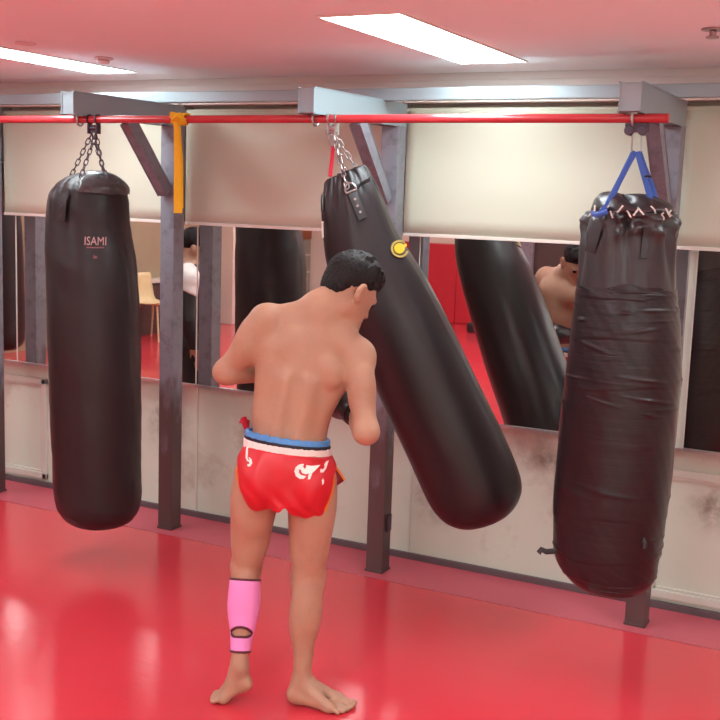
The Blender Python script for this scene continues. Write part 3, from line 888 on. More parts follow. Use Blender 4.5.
# trolley, long shackle, blue slings
bm = B()
for dx in (-.020, .024):
    cyl(bm, (-.903 + dx, 3.684, 1.903), (-.903 + dx, 3.716, 1.903), .0165, 20, .003)
box(bm, -.939, -.860, 3.694, 3.706, 1.897, 1.927, .002)
obj('trolley', bm, M['darksteel'], r)
bm = B(); tube(bm, link_path(Vector((-.898, 3.70, 1.863)), Vector((0, 0, 1)), Vector((.95, .3, 0)), .036, .015), .0032, 8, closed=True)
obj('shackle', bm, M['steel'], r)
def sling(pts, w=.0095):
    return obj('sling', tube(B(), pts, 0, 12, flat=(w, .0035), ref=(.92, .39, 0)), M['bluestrap'], r)
sling([(-.900, 3.697, 1.834), (-.915, 3.672, 1.790), (-.938, 3.63, 1.715), (-.955, 3.595, 1.655), (-.972, 3.575, 1.628)])
sling([(-.906, 3.703, 1.834), (-.930, 3.705, 1.780), (-.950, 3.71, 1.735), (-.965, 3.715, 1.700), (-.972, 3.72, 1.68)])
sling([(-.893, 3.697, 1.834), (-.874, 3.69, 1.785), (-.850, 3.68, 1.725), (-.832, 3.675, 1.675), (-.828, 3.672, 1.668)])
sling([(-.889, 3.705, 1.834), (-.872, 3.72, 1.785), (-.848, 3.745, 1.725), (-.832, 3.755, 1.675), (-.828, 3.75, 1.665)])
obj('sling_knot', tube(B(), [(-.995, 3.572, 1.628), (-.978, 3.562, 1.622), (-.960, 3.560, 1.628), (-.945, 3.567, 1.636)], .009, 10), M['bluestrap'], r)
obj('tie_end', tube(B(), [(-.858, 3.682, 1.755), (-.846, 3.678, 1.756), (-.836, 3.676, 1.752)], .004, 8), M['strapk'], r)
bvR = bvh_of(bodyR)
dX = (-.25, .97, 0)
tab_on(bvR, r, (-.722, 1.598), (-.742, 1.500), .020, M['strapk'], nst=0, drx=dX)
tab_on(bvR, r, (-.562, 1.590), (-.570, 1.490), .013, M['strapk'], nst=0, drx=dX)
bvR2 = bvh_of(bodyR)
bm = B()
for k in range(15):                                   # cord stitches round the rim
    th = .30 + 2.30 * k / 14 + .05 * math.sin(k * 5.1)
    zc = 1.636 + .010 * math.sin(k * 2.6)
    pp = []
    for q in range(5):
        t2 = th + .055 * (q - 2) / 2; z2 = zc + (1 if k % 2 else -1) * .011 * (q - 2) / 2
        dr = Vector((-math.cos(t2), math.sin(t2), 0)); o_ = Vector((-.901, 3.72, z2)) - dr * .4
        h_ = bvR2.ray_cast(o_ * S, dr, 1)
        if h_[0] is not None: pp.append(h_[0] / S - dr * .002)
    if len(pp) == 5 and k not in (4, 11): tube(bm, pp, .0030, 6)
obj('lacing', bm, M['cuff'], r)

# --- bag out of frame on the left, seen only in the mirror
BX, BY = -7.34, 1.63
ctrl0 = [(x + 3.20 + BX, BY, z + .03, rr) for x, y, z, rr in ctrlL]
r = empty('punching_bag', (BX, BY, 0.19), 'plain black punching bag far across the room, reflected at the left edge of the photo', 'punching bag', 'punching bags')
obj('shell', bag_bm(ctrl0, 80, 64, dispL), M['bagL'], r)
obj('ceiling_hook', cyl(cyl(B(), (BX, BY, H - .012), (BX, BY, H - .0005), .05, 20, .002), (BX, BY, H - .10), (BX, BY, H - .0121), .009, 12), M['steel'], r)
for k, a in enumerate((0.35, 1.9, 3.4, 5.0)):
    bm = B(); chain(bm, (BX, BY, H - .10), (BX + .098 * math.cos(a), BY - .098 * math.sin(a), 1.735), half=.02, w=.009, r=.003)
    obj('chain', bm, M['steel'], r)

# ------------------------------------------------------------------ the boxer
V = lambda *a: np.array(a, np.float32)
lat = V(.870, .480, -.06); lat /= np.linalg.norm(lat)        # boxer's right
fwd = V(-.480, .870, 0); fwd /= np.linalg.norm(fwd)
upv = V(0, 0, 1)
pel = V(-1.766, 2.955, .815)
RP = np.array([lat, fwd, np.cross(lat, fwd)])
hipR, hipL = V(-1.690, 2.995, .755), V(-1.846, 2.915, .768)
knR, knL = V(-1.704, 3.005, .420), V(-1.912, 2.955, .429)
anR, anL = V(-1.694, 2.965, .078), V(-1.872, 2.865, .130)
c7 = V(-1.697, 3.030, 1.308)
headc = V(-1.637, 3.107, 1.360)
shR, shL = V(-1.580, 3.068, 1.158), V(-1.855, 2.955, 1.256)
elR, elL = V(-1.499, 2.985, .934), V(-1.976, 2.905, 1.084)
wrR, wrL = V(-1.622, 3.140, .955), V(-1.893, 3.085, 1.072)
glR, glL = V(-1.694, 3.205, .968), V(-1.842, 3.170, 1.060)

def leg_prims(hip, kn, an, side, k=.03, c=1.0):
    mid = (hip + kn) / 2
    d = kn - hip; sh = an - kn
    f2 = fwd
    P = [Cap(hip, kn, .078, .050 * c, .03),
         Ell(hip * .72 + kn * .28 - fwd * .010 + lat * .004 * side, (.072, .078, .135), RP, .03),
         Ell(hip * .45 + kn * .55 + fwd * .014, (.060, .060, .140), RP, .03),
         Ell(hip * .35 + kn * .65 - fwd * .020, (.050, .042, .110), RP, .03),           # hamstrings
         Ell(kn + fwd * .012, (.047 * c, .050 * c, .055), RP, .03),
         Cap(kn, an, .046 * c, .028 * c, .03),
         Ell(kn + sh * .30 - fwd * .018 + lat * .010 * side, (.040 * c, .040 * c, .100), RP, .03),   # calf, outer head
         Ell(kn + sh * .34 - fwd * .018 - lat * .014 * side, (.036 * c, .040 * c, .105), RP, .03),   # calf, inner head
         Cap(kn + sh * .55 - fwd * .012, an - fwd * .018, .026, .016, .02)]                # achilles
    return P

def foot_prims(an, heel, ball_in, ball_out, toes, c=1.0):
    P = [Ell(an, (.030 * c, .030 * c, .034), None, .02),
         Cap(an, heel + V(0, 0, .020 * c), .026 * c, .027 * c, .02),
         Ell(heel + V(0, 0, .008 * c), (.029 * c, .029 * c, .026 * c), None, .02),
         Cap(an * .75 + ball_in * .25, ball_in, .025 * c, .015 * c, .02),
         Cap(heel + V(0, 0, .006), ball_out, .023 * c, .013 * c, .02),
         Cap(an * .7 + ball_out * .3, ball_out, .023 * c, .013 * c, .02),
         Cap(ball_in, ball_out, .015 * c, .013 * c, .02)]
    for a, b, r in toes:
        P.append(Cap(a, b, r, r * .92, .002))
        P.append(Ell(b, (r * 1.12, r * 1.12, r), None, .004))
    return P

# right foot planted, turned out to the right
heR = V(-1.703, 2.950, .026)
biR, boR = V(-1.590, 3.030, .020), V(-1.586, 2.958, .016)
tR = []
tips = [(-1.538, 3.036, .0120), (-1.534, 3.014, .0092), (-1.537, 2.994, .0088), (-1.543, 2.975, .0083), (-1.553, 2.956, .0083)]
for i, (x, y, rr) in enumerate(tips):
    base = biR + (boR - biR) * (i / 4)
    tR.append((V(base[0] + .008, base[1], .018), V(x, y, rr), rr))
# left foot up on its toes, heel lifted
heL = V(-1.858, 2.872, .058)
biL, boL = V(-1.934, 2.872, .024), V(-1.906, 2.826, .020)
tL = []
tipsL = [(-1.962, 2.864, .0105), (-1.961, 2.849, .0085), (-1.956, 2.835, .008), (-1.949, 2.822, .0078), (-1.938, 2.811, .0078)]
for i, (x, y, rr) in enumerate(tipsL):
    base = biL + (boL - biL) * (i / 4)
    tL.append((V(base[0] - .004, base[1], .018), V(x, y, rr), rr))

legR = leg_prims(hipR, knR, anR, 1)
legL = leg_prims(hipL, knL, anL, -1, c=.88)
footR = foot_prims(anR, heR, biR, boR, tR)
footL = foot_prims(anL, heL, biL, boL, tL, c=.82)

sp1, sp2, sp3 = V(-1.764, 2.972, .925), V(-1.748, 3.000, 1.075), V(-1.722, 3.022, 1.195)
shd = shR - shL; shd = shd / np.linalg.norm(shd)            # shoulder line
RT = basis(np.cross(V(0, 0, 1), shd), V(0.06, .10, 1))      # right, forward, up of the chest
rt, ft, ut = [RT[i].astype(np.float32) for i in range(3)]
if rt @ shd < 0: rt = -rt
RT = np.array([rt, ft, ut])
RM = (RT * .5 + RP * .5); RM /= np.linalg.norm(RM, axis=1)[:, None]

def arm_prims(sh, el, wr, s):
    ua = el - sh; fa = wr - el
    out = s * rt
    return [Ell(sh + out * .006 - V(0, 0, .008), (.050, .052, .058), RT, .03),
            Cap(sh, el, .044, .034, .03),
            Ell(sh + ua * .45 - ft * .012, (.037, .040, .075), RT, .03),
            Ell(el, (.033, .033, .034), None, .015),
            Cap(el, wr, .034, .024, .02),
            Cap(el + fa * .10, el + fa * .5, .037, .034, .025)]

armR = arm_prims(shR, elR, wrR, 1)
armL = arm_prims(shL, elL, wrL, -1)

torso = [Ell(pel, (.132, .092, .100), RP, .04),
         Ell(pel - fwd * .040 + lat * .055 - V(0, 0, .035), (.072, .070, .085), RP, .03),
         Ell(pel - fwd * .040 - lat * .055 - V(0, 0, .035), (.072, .070, .085), RP, .03),
         Ell(sp1, (.119, .078, .110), RP, .05),
         Ell(sp2 - rt * .004, (.130, .090, .150), RM, .05),
         Ell(sp3 + ft * .004, (.152, .085, .110), RT, .04),
         Ell(sp3 + rt * .070 + ft * .058 - V(0, 0, .01), (.062, .036, .055), RT, .03),
         Ell(sp3 - rt * .070 + ft * .058 - V(0, 0, .01), (.062, .036, .055), RT, .03),
         # lats sweeping from the armpits to the waist
         Cap(shR - rt * .050 - V(0, 0, .065) - ft * .010, sp1 + rt * .072 + V(0, 0, .03), .042, .028, .04),
         Cap(shL + rt * .030 - V(0, 0, .085) - ft * .010, sp1 - rt * .084 + V(0, 0, .03), .050, .036, .04),
         # trapezius and shoulder girdle
         Cap(c7 - V(0, 0, .02), shR - rt * .030 + V(0, 0, .022), .044, .032, .04),
         Cap(c7 - V(0, 0, .02), shL + rt * .030 + V(0, 0, .018), .044, .034, .04),
         Cap(c7, sp2, .046, .050, .05),
         # shoulder blades
         Ell(shR - rt * .088 - ft * .058 - V(0, 0, .056), (.042, .026, .060), basis(ft, V(-.45, 0, 1)), .012),
         Ell(shL + rt * .088 - ft * .052 - V(0, 0, .060), (.040, .024, .060), basis(ft, V(.35, 0, 1)), .016),
         # erector columns
         Cap(sp1 + rt * .032 - ft * .062 - V(0, 0, .02), sp2 + rt * .034 - ft * .068, .024, .026, .03),
         Cap(sp1 - rt * .032 - ft * .062 - V(0, 0, .02), sp2 - rt * .034 - ft * .068, .024, .026, .03),
         # spine furrow
         Cap(sp1 - ft * .094 - V(0, 0, .02), sp2 - ft * .107, .012, .011, .025, neg=True),
         Cap(sp2 - ft * .107, sp3 - ft * .106 + V(0, 0, .03), .011, .010, .025, neg=True)]

hf = V(.34, .68, -.60); hf /= np.linalg.norm(hf)             # where the face points
RH = basis(hf, V(.08, .30, 1)).astype(np.float32)
hr, hfv, hu = RH
def HP(r_, f_, u_): return headc + hr * r_ + hfv * f_ + hu * u_
head = [Ell(HP(0, -.010, .022), (.072, .090, .080), RH, .02),
        Ell(HP(0, .026, -.025), (.062, .066, .080), RH, .025),
        Ell(HP(0, .052, -.078), (.040, .036, .032), RH, .025),
        Cap(HP(-.048, .012, -.055), HP(-.016, .072, -.088), .018, .016, .02),
        Cap(HP(.048, .012, -.055), HP(.016, .072, -.088), .018, .016, .02),
        Cap(HP(-.030, .078, .012), HP(.030, .078, .012), .014, .014, .012),           # brow
        Cap(HP(0, .085, .002), HP(0, .102, -.030), .008, .011, .008),                 # nose
        Ell(HP(0, .098, -.034), (.015, .010, .008), RH, .006),
        Ell(HP(.030, .090, -.004), (.014, .012, .009), RH, .010, neg=True),
        Ell(HP(-.030, .090, -.004), (.014, .012, .009), RH, .010, neg=True),
        Cap(HP(-.016, .086, -.056), HP(.016, .086, -.056), .007, .007, .006),         # lips
        Cap(HP(-.015, .086, -.066), HP(.015, .086, -.066), .007, .007, .006),
        Cap(HP(-.020, .098, -.061), HP(.020, .098, -.061), .0035, .0035, .003, neg=True)]
for s in (-1, 1):
    head += [Ell(HP(s * .081, -.012, -.018), (.011, .025, .036), basis(hfv + hr * s * -.35, hu), .005),
             Ell(HP(s * .090, -.004, -.014), (.007, .011, .019), basis(hfv, hu), .005, neg=True),
             Ell(HP(s * .073, -.002, -.040), (.008, .010, .011), RH, .006)]
neck = [Cap(c7 - V(0, 0, .015), HP(0, -.030, -.050), .056, .052, .03),
        Cap(c7 + rt * .03 + ft * .03 - V(0, 0, .02), HP(.035, .0, -.06), .034, .036, .03),
        Cap(c7 - rt * .03 + ft * .03 - V(0, 0, .02), HP(-.035, .0, -.06), .034, .036, .03)]
def hand_prims(wr, gl):
    d = gl - wr; d = d / np.linalg.norm(d)
    return [Cap(wr, gl - d * .02, .024, .030, .02), Ell(gl, (.032, .032, .030), None, .02)]

fld = Field((-2.11, 2.72, -.02), (-1.40, 3.36, 1.53), .0058)
for g in (torso, neck, head, armR, armL, legR, legL, footR, footL, hand_prims(wrR, glR), hand_prims(wrL, glL)):
    for p in g: fld.add(p)
# nothing sinks below the mat
X_, Y_, Z_ = fld.grid()
fld.F = np.maximum(fld.F, .0015 - Z_)
bodyF = fld
man = empty('person', (-1.77, 2.94, 0), 'shirtless person in red shorts and one pink calf sleeve, seen from behind', 'person')
body = finish('body', smooth_mesh(fld.mesh('body'), 2, .4), M['skin'], man)

# hair: short on the sides, longer on the crown
fh = Field(headc - .17, headc + .17, .0044)
fh.add(Ell(HP(0, -.017, .038), (.080, .092, .078), RH, .015))
fh.add(Ell(HP(0, .012, .075), (.062, .080, .046), RH, .02))
fh.add(Ell(HP(0, -.062, -.012), (.062, .034, .056), RH, .02))
for i in range(60):
    a = rng.uniform(0, 2 * PI); b = rng.uniform(.15, 1.0)
    d_ = V(math.cos(a) * math.sin(b), math.sin(a) * math.sin(b), math.cos(b))
    p = HP(d_[0] * .076, -.012 + d_[1] * .088, .040 + d_[2] * .078)
    q = p + (hr * d_[0] * .6 + hfv * (d_[1] * .4 + .8) + hu * d_[2] * .7) * .016
    fh.add(Cap(p, q, .009, .0035, .010))
for s in (-1, 1):                                                                # clear the ears and temples
    fh.add(Ell(HP(s * .088, -.002, -.024), (.028, .034, .044), RH, .006, neg=True))
fh.add(Ell(HP(0, .115, -.035), (.085, .062, .092), RH, .012, neg=True))          # face
fh.add(Ell(HP(0, -.02, -.148), (.12, .12, .065), RH, .010, neg=True))            # nape line
hm = smooth_mesh(fh.mesh('hair'), 1, .4)
for v in hm.vertices:
    v.co += v.normal * (.0022 * math.sin(v.co.x * 330 + 40 * math.sin(v.co.z * 60)) * math.sin(v.co.z * 210 + v.co.y * 160))
finish('hair', hm, M['hair'], man)
for s in (-1, 1):
    bm = B(); bmesh.ops.create_icosphere(bm, subdivisions=2, radius=.010)
    for v in bm.verts: v.co = v.co + Vector(HP(s * .030, .078, -.004).tolist())
    obj('eye', bm, M['eye'], man)

# shorts
fs = Field((-2.03, 2.76, .58), (-1.52, 3.17, .96), .0050)
fs.add(Ell(pel + V(0, 0, .004), (.138, .104, .112), RP, .03))
fs.add(Cap(pel + V(0, 0, .01) - lat * .05, pel + V(0, 0, .01) + lat * .05, .084, .084, .03))
for s, hip, kn in ((1, hipR, knR), (-1, hipL, knL)):
    d_ = (kn - hip) / np.linalg.norm(kn - hip)
    fs.add(Ell(hip - fwd * .040 - lat * s * .010 - V(0, 0, .01), (.077, .092, .100), RP, .03))
    fs.add(Cap(hip - lat * s * .002, hip + d_ * .16 + lat * s * .003, .085, .094, .03))
# seam furrow between the buttocks
fs.add(Cap(pel - fwd * .050 - V(0, 0, .02), pel - fwd * .055 - V(0, 0, .125), .064, .058, .03))
X_, Y_, Z_ = fs.grid()
lx = (X_ - pel[0]) * lat[0] + (Y_ - pel[1]) * lat[1]          # sideways distance from the middle
fx = (X_ - pel[0]) * fwd[0] + (Y_ - pel[1]) * fwd[1]
al = np.abs(lx)
hem = .660 - .010 * np.sign(lx) * np.minimum(al / .05, 1) + 45.0 * np.maximum(al - .102, 0) ** 2 + .020 * np.exp(-(lx / .014) ** 2) + .003 * np.sin(lx * 60 + fx * 40)
fs.F = np.maximum(fs.F, hem - Z_)
wz = .849 - .11 * lx - .06 * fx                              # tilted waist line
fs.F = np.maximum(fs.F, Z_ - wz)
# hollow legs, so the thighs stand free of the cloth at the hem
for s, hip, kn in ((1, hipR, knR), (-1, hipL, knL)):
    d_ = (kn - hip) / np.linalg.norm(kn - hip)
    fs.add(Cap(hip + d_ * .085 + lat * s * .0, hip + d_ * .22 + lat * s * .006, .079, .090, .008, neg=True))
fs.F += (.0030 * np.sin(lx * 80 + Z_ * 30 + 2 * np.sin(Z_ * 36 + lx * 12)) * np.clip((.86 - Z_) * 6, 0, 1)).astype(np.float32)
shorts = finish('shorts', smooth_mesh(fs.mesh('shorts'), 2, .4), M['shorts'], man)

# waistband: rings that follow the waist
def waist_ring(rise, dr, hw, th, amp=0, freq=0, n=96):
    pts = []
    for k in range(n):
        a = 2 * PI * k / n
        x, y = math.cos(a), math.sin(a)
        rl, rf = .129 + dr, .089 + dr
        w = amp * math.sin(freq * a) + amp * .6 * math.sin(freq * 1.7 * a + 1)
        l_, f_ = rl * x, rf * y
        z = .860 - .11 * l_ - .06 * f_ + rise + w
        c = pel + V(-.001, .004, 0)
        pts.append((c[0] + lat[0] * (l_ + w) + fwd[0] * f_, c[1] + lat[1] * l_ + fwd[1] * (f_ + w), z))
    return tube(B(), pts, 0, 8, closed=True, flat=(hw, th), ref=(0, 0, 1))
wb = obj('waistband', waist_ring(-.011, .0065, .0215, .006, .0012, 44), M['whiteel'], man)
obj('dark_piping', waist_ring(.013, .004, .006, .006), M['navy'], wb)
obj('blue_band', waist_ring(.026, .001, .0105, .006, .0018, 23), M['blueband'], wb)
knot = waist_ring(0, 0, .001, .001); knot.free()
kb = B()
base = pel + lat * -.130 + fwd * .02 + V(0, 0, .092)
for i in range(6):
    a = i * 1.1
    tube(kb, [Vector((base + V(-.004 * i * .3, .004 * math.cos(a), -.008)).tolist()), Vector((base + V(-.010 + .006 * math.cos(a), .012 * math.sin(a), .010 + .004 * i)).tolist()), Vector((base + V(-.016 + .012 * math.cos(a + .8), .018 * math.sin(a + .5), .002 + .003 * i)).tolist())], [.006, .008, .004], 8)
obj('waist_tie', kb, M['redstrap'], man)

# orange hem trim on the split at the right side, and the flap of the split
bvS = bvh_of(shorts)
def shorts_pt(a_lat, z, out):
    """surface point looking in along direction -out"""
    o_ = Vector(((pel + lat * a_lat[0] + fwd * a_lat[1])[:2]).tolist() + [z]) * S
    d_ = Vector(out).normalized()
    h_ = bvS.ray_cast(o_ + d_ * .5, -d_, 1.0)
    return (h_[0] / S, h_[1]) if h_[0] is not None else (None, None)
def hemz(l):
    a = abs(l)
    return .660 - .010 * math.copysign(min(a / .05, 1), l) + 45.0 * max(a - .102, 0) ** 2
for s in (1, -1):
    pts = []
    for k in range(26):
        a = -1.35 + 1.60 * k / 25                # round the outside of the leg, from behind to the side
        l0 = s * (.070 + 0 * k)
        c_ = (hipR if s > 0 else hipL)
        dirv = lat * (s * math.cos(a)) + fwd * math.sin(a)
        o_ = Vector((c_ + lat * s * .014).tolist())
        l_est = s * .085 + s * .10 * math.cos(a)
        z = hemz(l_est) + .007
        o_.z = z
        h_ = bvS.ray_cast((o_ + Vector(dirv.tolist()) * .4) * S, -Vector(dirv.tolist()), .5)
        if h_[0] is not None: pts.append(h_[0] / S)
    # refine height with the true sideways distance
    P2 = []
    for p in pts:
        l_ = (p.x - pel[0]) * lat[0] + (p.y - pel[1]) * lat[1]
        z = hemz(l_) + .007
        dv = Vector((p.x - (hipR if s > 0 else hipL)[0], p.y - (hipR if s > 0 else hipL)[1], 0)).normalized()
        o_ = Vector((p.x, p.y, z))
        h_ = bvS.ray_cast((o_ + dv * .3) * S, -dv, .5)
        if h_[0] is not None and abs(h_[0].x / S - p.x) < .04: P2.append(h_[0] / S + dv * .001)
    if len(P2) > 5:
        obj('hem_trim', tube(B(), [Vector(q) for q in catmull(P2, 60)], 0, 8, flat=(.0062, .0022), ref=(0, 0, 1)), M['orange'], shorts)
fb = pel + lat * .122 - fwd * .02 + V(0, 0, .010)
A0, A1, A2, A3 = fb, fb + lat * .062 + V(0, 0, -.062) + fwd * .01, fb + lat * .028 + V(0, 0, -.075) - fwd * .012, fb + lat * .004 + V(0, 0, -.098)
bm = B()
g = []
for i in range(7):
    u = i / 6
    p = A0 * (1 - u) + A1 * u + V(0, 0, .012 * math.sin(PI * u)); q = A0 * (1 - u) + A3 * u
    row = []
    for j in range(7):
        v_ = j / 6
        w = p * (1 - v_) + q * v_ - fwd * .010 * math.sin(PI * v_) * u
        row.append(bm.verts.new(w.tolist()))
    g.append(row)
for i in range(6):
    for j in range(6):
        bm.faces.new((g[i][j], g[i + 1][j], g[i + 1][j + 1], g[i][j + 1])).smooth = True
bmesh.ops.remove_doubles(bm, verts=bm.verts, dist=.0004)
fl_ = obj('side_flap', bm, M['darkred'], shorts)
so = fl_.modifiers.new('thickness', 'SOLIDIFY'); so.thickness = .003
e1 = [A0 * (1 - u) + A1 * u + V(0, 0, .012 * math.sin(PI * u)) for u in [k / 12 for k in range(13)]]
obj('flap_edge', tube(B(), [Vector(p.tolist()) for p in e1], 0, 8, flat=(.0075, .0028), ref=(0, 0, 1)), M['orange'], fl_)

# cream embroidery
def px_poly(pts, s=1 / 12 / 316, ox=0, oy=0):
    return poly_mesh([((x - ox) * s, -(y - oy) * s) for x, y in pts])
EU, EV, ED2 = Vector((.885, .465, 0)), Vector((0, 0, 1)), Vector((-.49, .87, 0))
def emb(pts, c, ox, oy):
    decal('embroidery', px_poly(pts, ox=ox, oy=oy), c, EU, EV, ED2, shorts, M['swoosh'], shorts, off=.002)
eo = pel - fwd * .3
def at(l, z): return (float(eo[0] + EU[0] * l), float(eo[1] + EU[1] * l), z)
emb([(50, 300), (62, 255), (95, 228), (140, 218), (160, 222), (150, 250), (175, 275), (190, 250), (185, 232), (250, 240), (350, 238), (300, 282), (262, 312), (240, 376), (215, 384), (218, 345), (225, 318), (185, 330), (140, 318), (124, 280), (104, 278), (104, 315), (130, 340), (190, 352), (165, 382), (120, 386), (70, 355)], at(.064, .806), 180, 300)
emb([(360, 290), (362, 255), (385, 265), (410, 250), (405, 215), (430, 190), (455, 190), (440, 225), (425, 265), (395, 295)], at(.122, .815), 408, 243)
emb([(405, 420), (400, 370), (412, 355), (420, 385), (418, 415)], at(.118, .776), 410, 388)
emb([(145, 345), (150, 420), (148, 470), (168, 490), (182, 480), (165, 465), (170, 455), (200, 470), (210, 510), (190, 545), (160, 550), (158, 530), (180, 522), (178, 500), (150, 500), (130, 470), (128, 380)], at(-.112, .842), 170, 440)

# pink calf sleeve with an oval opening and dark binding
shn = anL - knL; shl = float(np.linalg.norm(shn)); shn = shn / shl
fc = Field((-1.99, 2.80, .13), (-1.79, 3.03, .45), .0034)
for p in legL: fc.add(p, grow=.0050)
X_, Y_, Z_ = np.meshgrid(*fc.ax, indexing='ij')
tt = (X_ - knL[0]) * shn[0] + (Y_ - knL[1]) * shn[1] + (Z_ - knL[2]) * shn[2]
T0, T1 = .040, shl * .86
fc.F = np.maximum(fc.F, np.maximum(T0 - tt, tt - T1))
hole = knL + shn * (shl * .625) - V(-.45, .89, 0) * .05
hx = (X_ - hole[0]) * .87 + (Y_ - hole[1]) * .45
hz = (Z_ - hole[2]) + 11 * hx ** 2 - .004
front = (X_ - knL[0] - shn[0] * tt) * -.45 + (Y_ - knL[1] - shn[1] * tt) * .89
hd = np.maximum(np.sqrt(np.maximum(np.abs(hx) - .019, 0) ** 2 + hz ** 2) - .0145, front)
fc.F = np.maximum(fc.F, -hd)
sleeve = finish('calf_sleeve', smooth_mesh(fc.mesh('calf_sleeve'), 2, .4), M['pink'], man)
sleeve['label'] = 'pink calf sleeve with an oval hole'
bvC = bvh_of(sleeve); bvB = bvh_of(body)
def ring_at(t, rr, name):
    c = Vector((knL + shn * t).tolist()); pts = []
    ax = Vector(shn.tolist()); a_ = (Vector((1, 0, 0)) - ax * ax.x).normalized(); b_ = ax.cross(a_)
    for k in range(40):
        d_ = a_ * math.cos(2 * PI * k / 40) + b_ * math.sin(2 * PI * k / 40)
        h_ = bvB.ray_cast((c + d_ * .15) * S, -d_, .3)
        pts.append(h_[0] / S + d_ * .004 if h_[0] is not None else c + d_ * rr)
    obj(name, tube(B(), pts, .0040, 8, closed=True), M['maroon'], sleeve)
ring_at(T0, .055, 'top_binding'); ring_at(T1, .035, 'bottom_binding')
pts = []
dv = Vector((-.45, .89, 0)).normalized()
for k in range(40):
    a = 2 * PI * k / 40
    x = math.copysign(abs(math.cos(a)) ** .75, math.cos(a)) * .0345; z = math.sin(a) * .0155
    o_ = Vector(hole.tolist()) + Vector((.87, .45, 0)) * x + Vector((0, 0, z - 11 * x * x + .004))
    h_ = bvB.ray_cast((o_ - dv * .15) * S, dv, .4)
    if h_[0] is not None: pts.append(h_[0] / S - dv * .0045)
if len(pts) > 10: obj('opening_binding', tube(B(), pts, .0042, 8, closed=True), M['maroon'], sleeve)

# gloves
def glove(wr, gl, side, thumb_dir):
    d = gl - wr; d = d / np.linalg.norm(d)
    f = Field(gl - .15, gl + .15, .0046)
    R_g = basis(d, V(0, 0, 1))
    f.add(Ell(gl + d * .018, (.054, .062, .056), R_g, .02))
    f.add(Ell(gl + d * .034 - R_g[2] * .022, (.050, .046, .040), R_g, .02))
    f.add(Cap(gl - d * .02, wr - d * .004, .046, .039, .02))
    th = V(*thumb_dir)
    f.add(Cap(gl - d * .020 + th * .036, gl + d * .040 + th * .058, .020, .019, .008))
    f.add(Cap(gl + d * .085 + R_g[2] * .01, gl + d * .045 - R_g[2] * .055, .004, .004, .012, neg=True))
    f.add(Cap(wr - d * .06, wr - d * .005, .0285, .0285, .004, neg=True))
    g = finish('boxing_glove', smooth_mesh(f.mesh('boxing_glove'), 2, .4), M['glove'], man)
    bm = tube(B(), [Vector((wr + d * t).tolist()) for t in (-.012, -.010, .016, .018)], [.041, .0435, .0455, .043], 28)
    obj('wrist_cuff', bm, M['cuff'] if side < 0 else M['glove'], g)
    return g
glove(wrR, glR, 1, (-.5, -.1, .85))
glove(wrL, glL, -1, (.6, .1, .78))

# ------------------------------------------------------------------ onlooker by the left wall side, seen in the mirror
px_, py_ = -4.06, 3.27
OC, OS = math.cos(-.58), math.sin(-.58)
def Q(x, y, z): return V(px_ + x * OC - y * OS, py_ + x * OS + y * OC, z)
RO = np.array([[OC, OS, 0], [-OS, OC, 0], [0, 0, 1]], np.float32)
hd_ = [Ell(Q(.012, 0, 1.345), (.088, .068, .082), RO, .02), Ell(Q(.040, 0, 1.295), (.058, .056, .070), RO, .02), Ell(Q(.062, 0, 1.255), (.030, .034, .026), RO, .02),
       Cap(Q(.096, 0, 1.325), Q(.110, 0, 1.298), .007, .010, .008), Cap(Q(.084, -.014, 1.272), Q(.084, .014, 1.272), .007, .007, .006), Cap(Q(.088, -.03, 1.335), Q(.088, .03, 1.335), .011, .011, .01),
       Ell(Q(.0, .070, 1.310), (.019, .010, .030), RO, .005), Ell(Q(.0, -.070, 1.310), (.019, .010, .030), RO, .005),
       Cap(Q(-.020, 0, 1.28), Q(-.030, 0, 1.19), .048, .054, .03)]
tor_ = [Ell(Q(-.02, 0, 1.08), (.090, .150, .15), RO, .05), Ell(Q(-.01, 0, .86), (.088, .130, .14), RO, .05), Ell(Q(-.01, 0, .72), (.095, .135, .10), RO, .04),
        Cap(Q(-.03, -.12, 1.14), Q(-.03, .12, 1.14), .055, .055, .04)]
leg_ = []
for s in (-1, 1):
    leg_ += [Cap(Q(-.005, s * .075, .70), Q(.015, s * .085, .40), .076, .050, .03), Cap(Q(.015, s * .085, .40), Q(-.01, s * .09, .06), .048, .030, .03)]
arms_ = [Cap(Q(-.03, .165, 1.13), Q(-.03, .195, .89), .046, .036, .03), Cap(Q(-.03, .195, .89), Q(.030, .175, .68), .036, .026, .02),
         Cap(Q(-.03, -.165, 1.13), Q(-.03, -.195, .89), .046, .036, .03), Cap(Q(-.03, -.195, .89), Q(.030, -.175, .68), .036, .026, .02)]
hand_ = []
for s in (-1, 1):
    hand_ += [Ell(Q(.042, s * .170, .645), (.022, .016, .036), RO, .012), Cap(Q(.045, s * .166, .66), Q(.068, s * .158, .625), .009, .008, .006)]
    for k, L_ in enumerate((.046, .052, .048, .038)):
        hand_.append(Cap(Q(.056 - .011 * k, s * .172, .618), Q(.060 - .011 * k, s * .166, .618 - L_), .0075, .006, .005))
foot_ = []
for s in (-1, 1):
    foot_ += [Cap(Q(-.01, s * .09, .05), Q(-.035, s * .09, .026), .03, .026, .03), Cap(Q(-.02, s * .09, .035), Q(.115, s * .10, .018), .028, .016, .03), Cap(Q(-.02, s * .09, .030), Q(.105, s * .075, .018), .026, .016, .03)]
    for k in range(5):
        foot_.append(Cap(Q(.110 - .006 * k, s * (.068 + .012 * k), .012), Q(.145 - .009 * k, s * (.068 + .013 * k), .010), .009, .008, .005))
fo = Field((px_ - .26, py_ - .3, -.01), (px_ + .26, py_ + .3, 1.47), .0075)
for g in (hd_, tor_, leg_, arms_, hand_, foot_):
    for p in g: fo.add(p)
X_, Y_, Z_ = fo.grid(); fo.F = np.maximum(fo.F, .0015 - Z_)
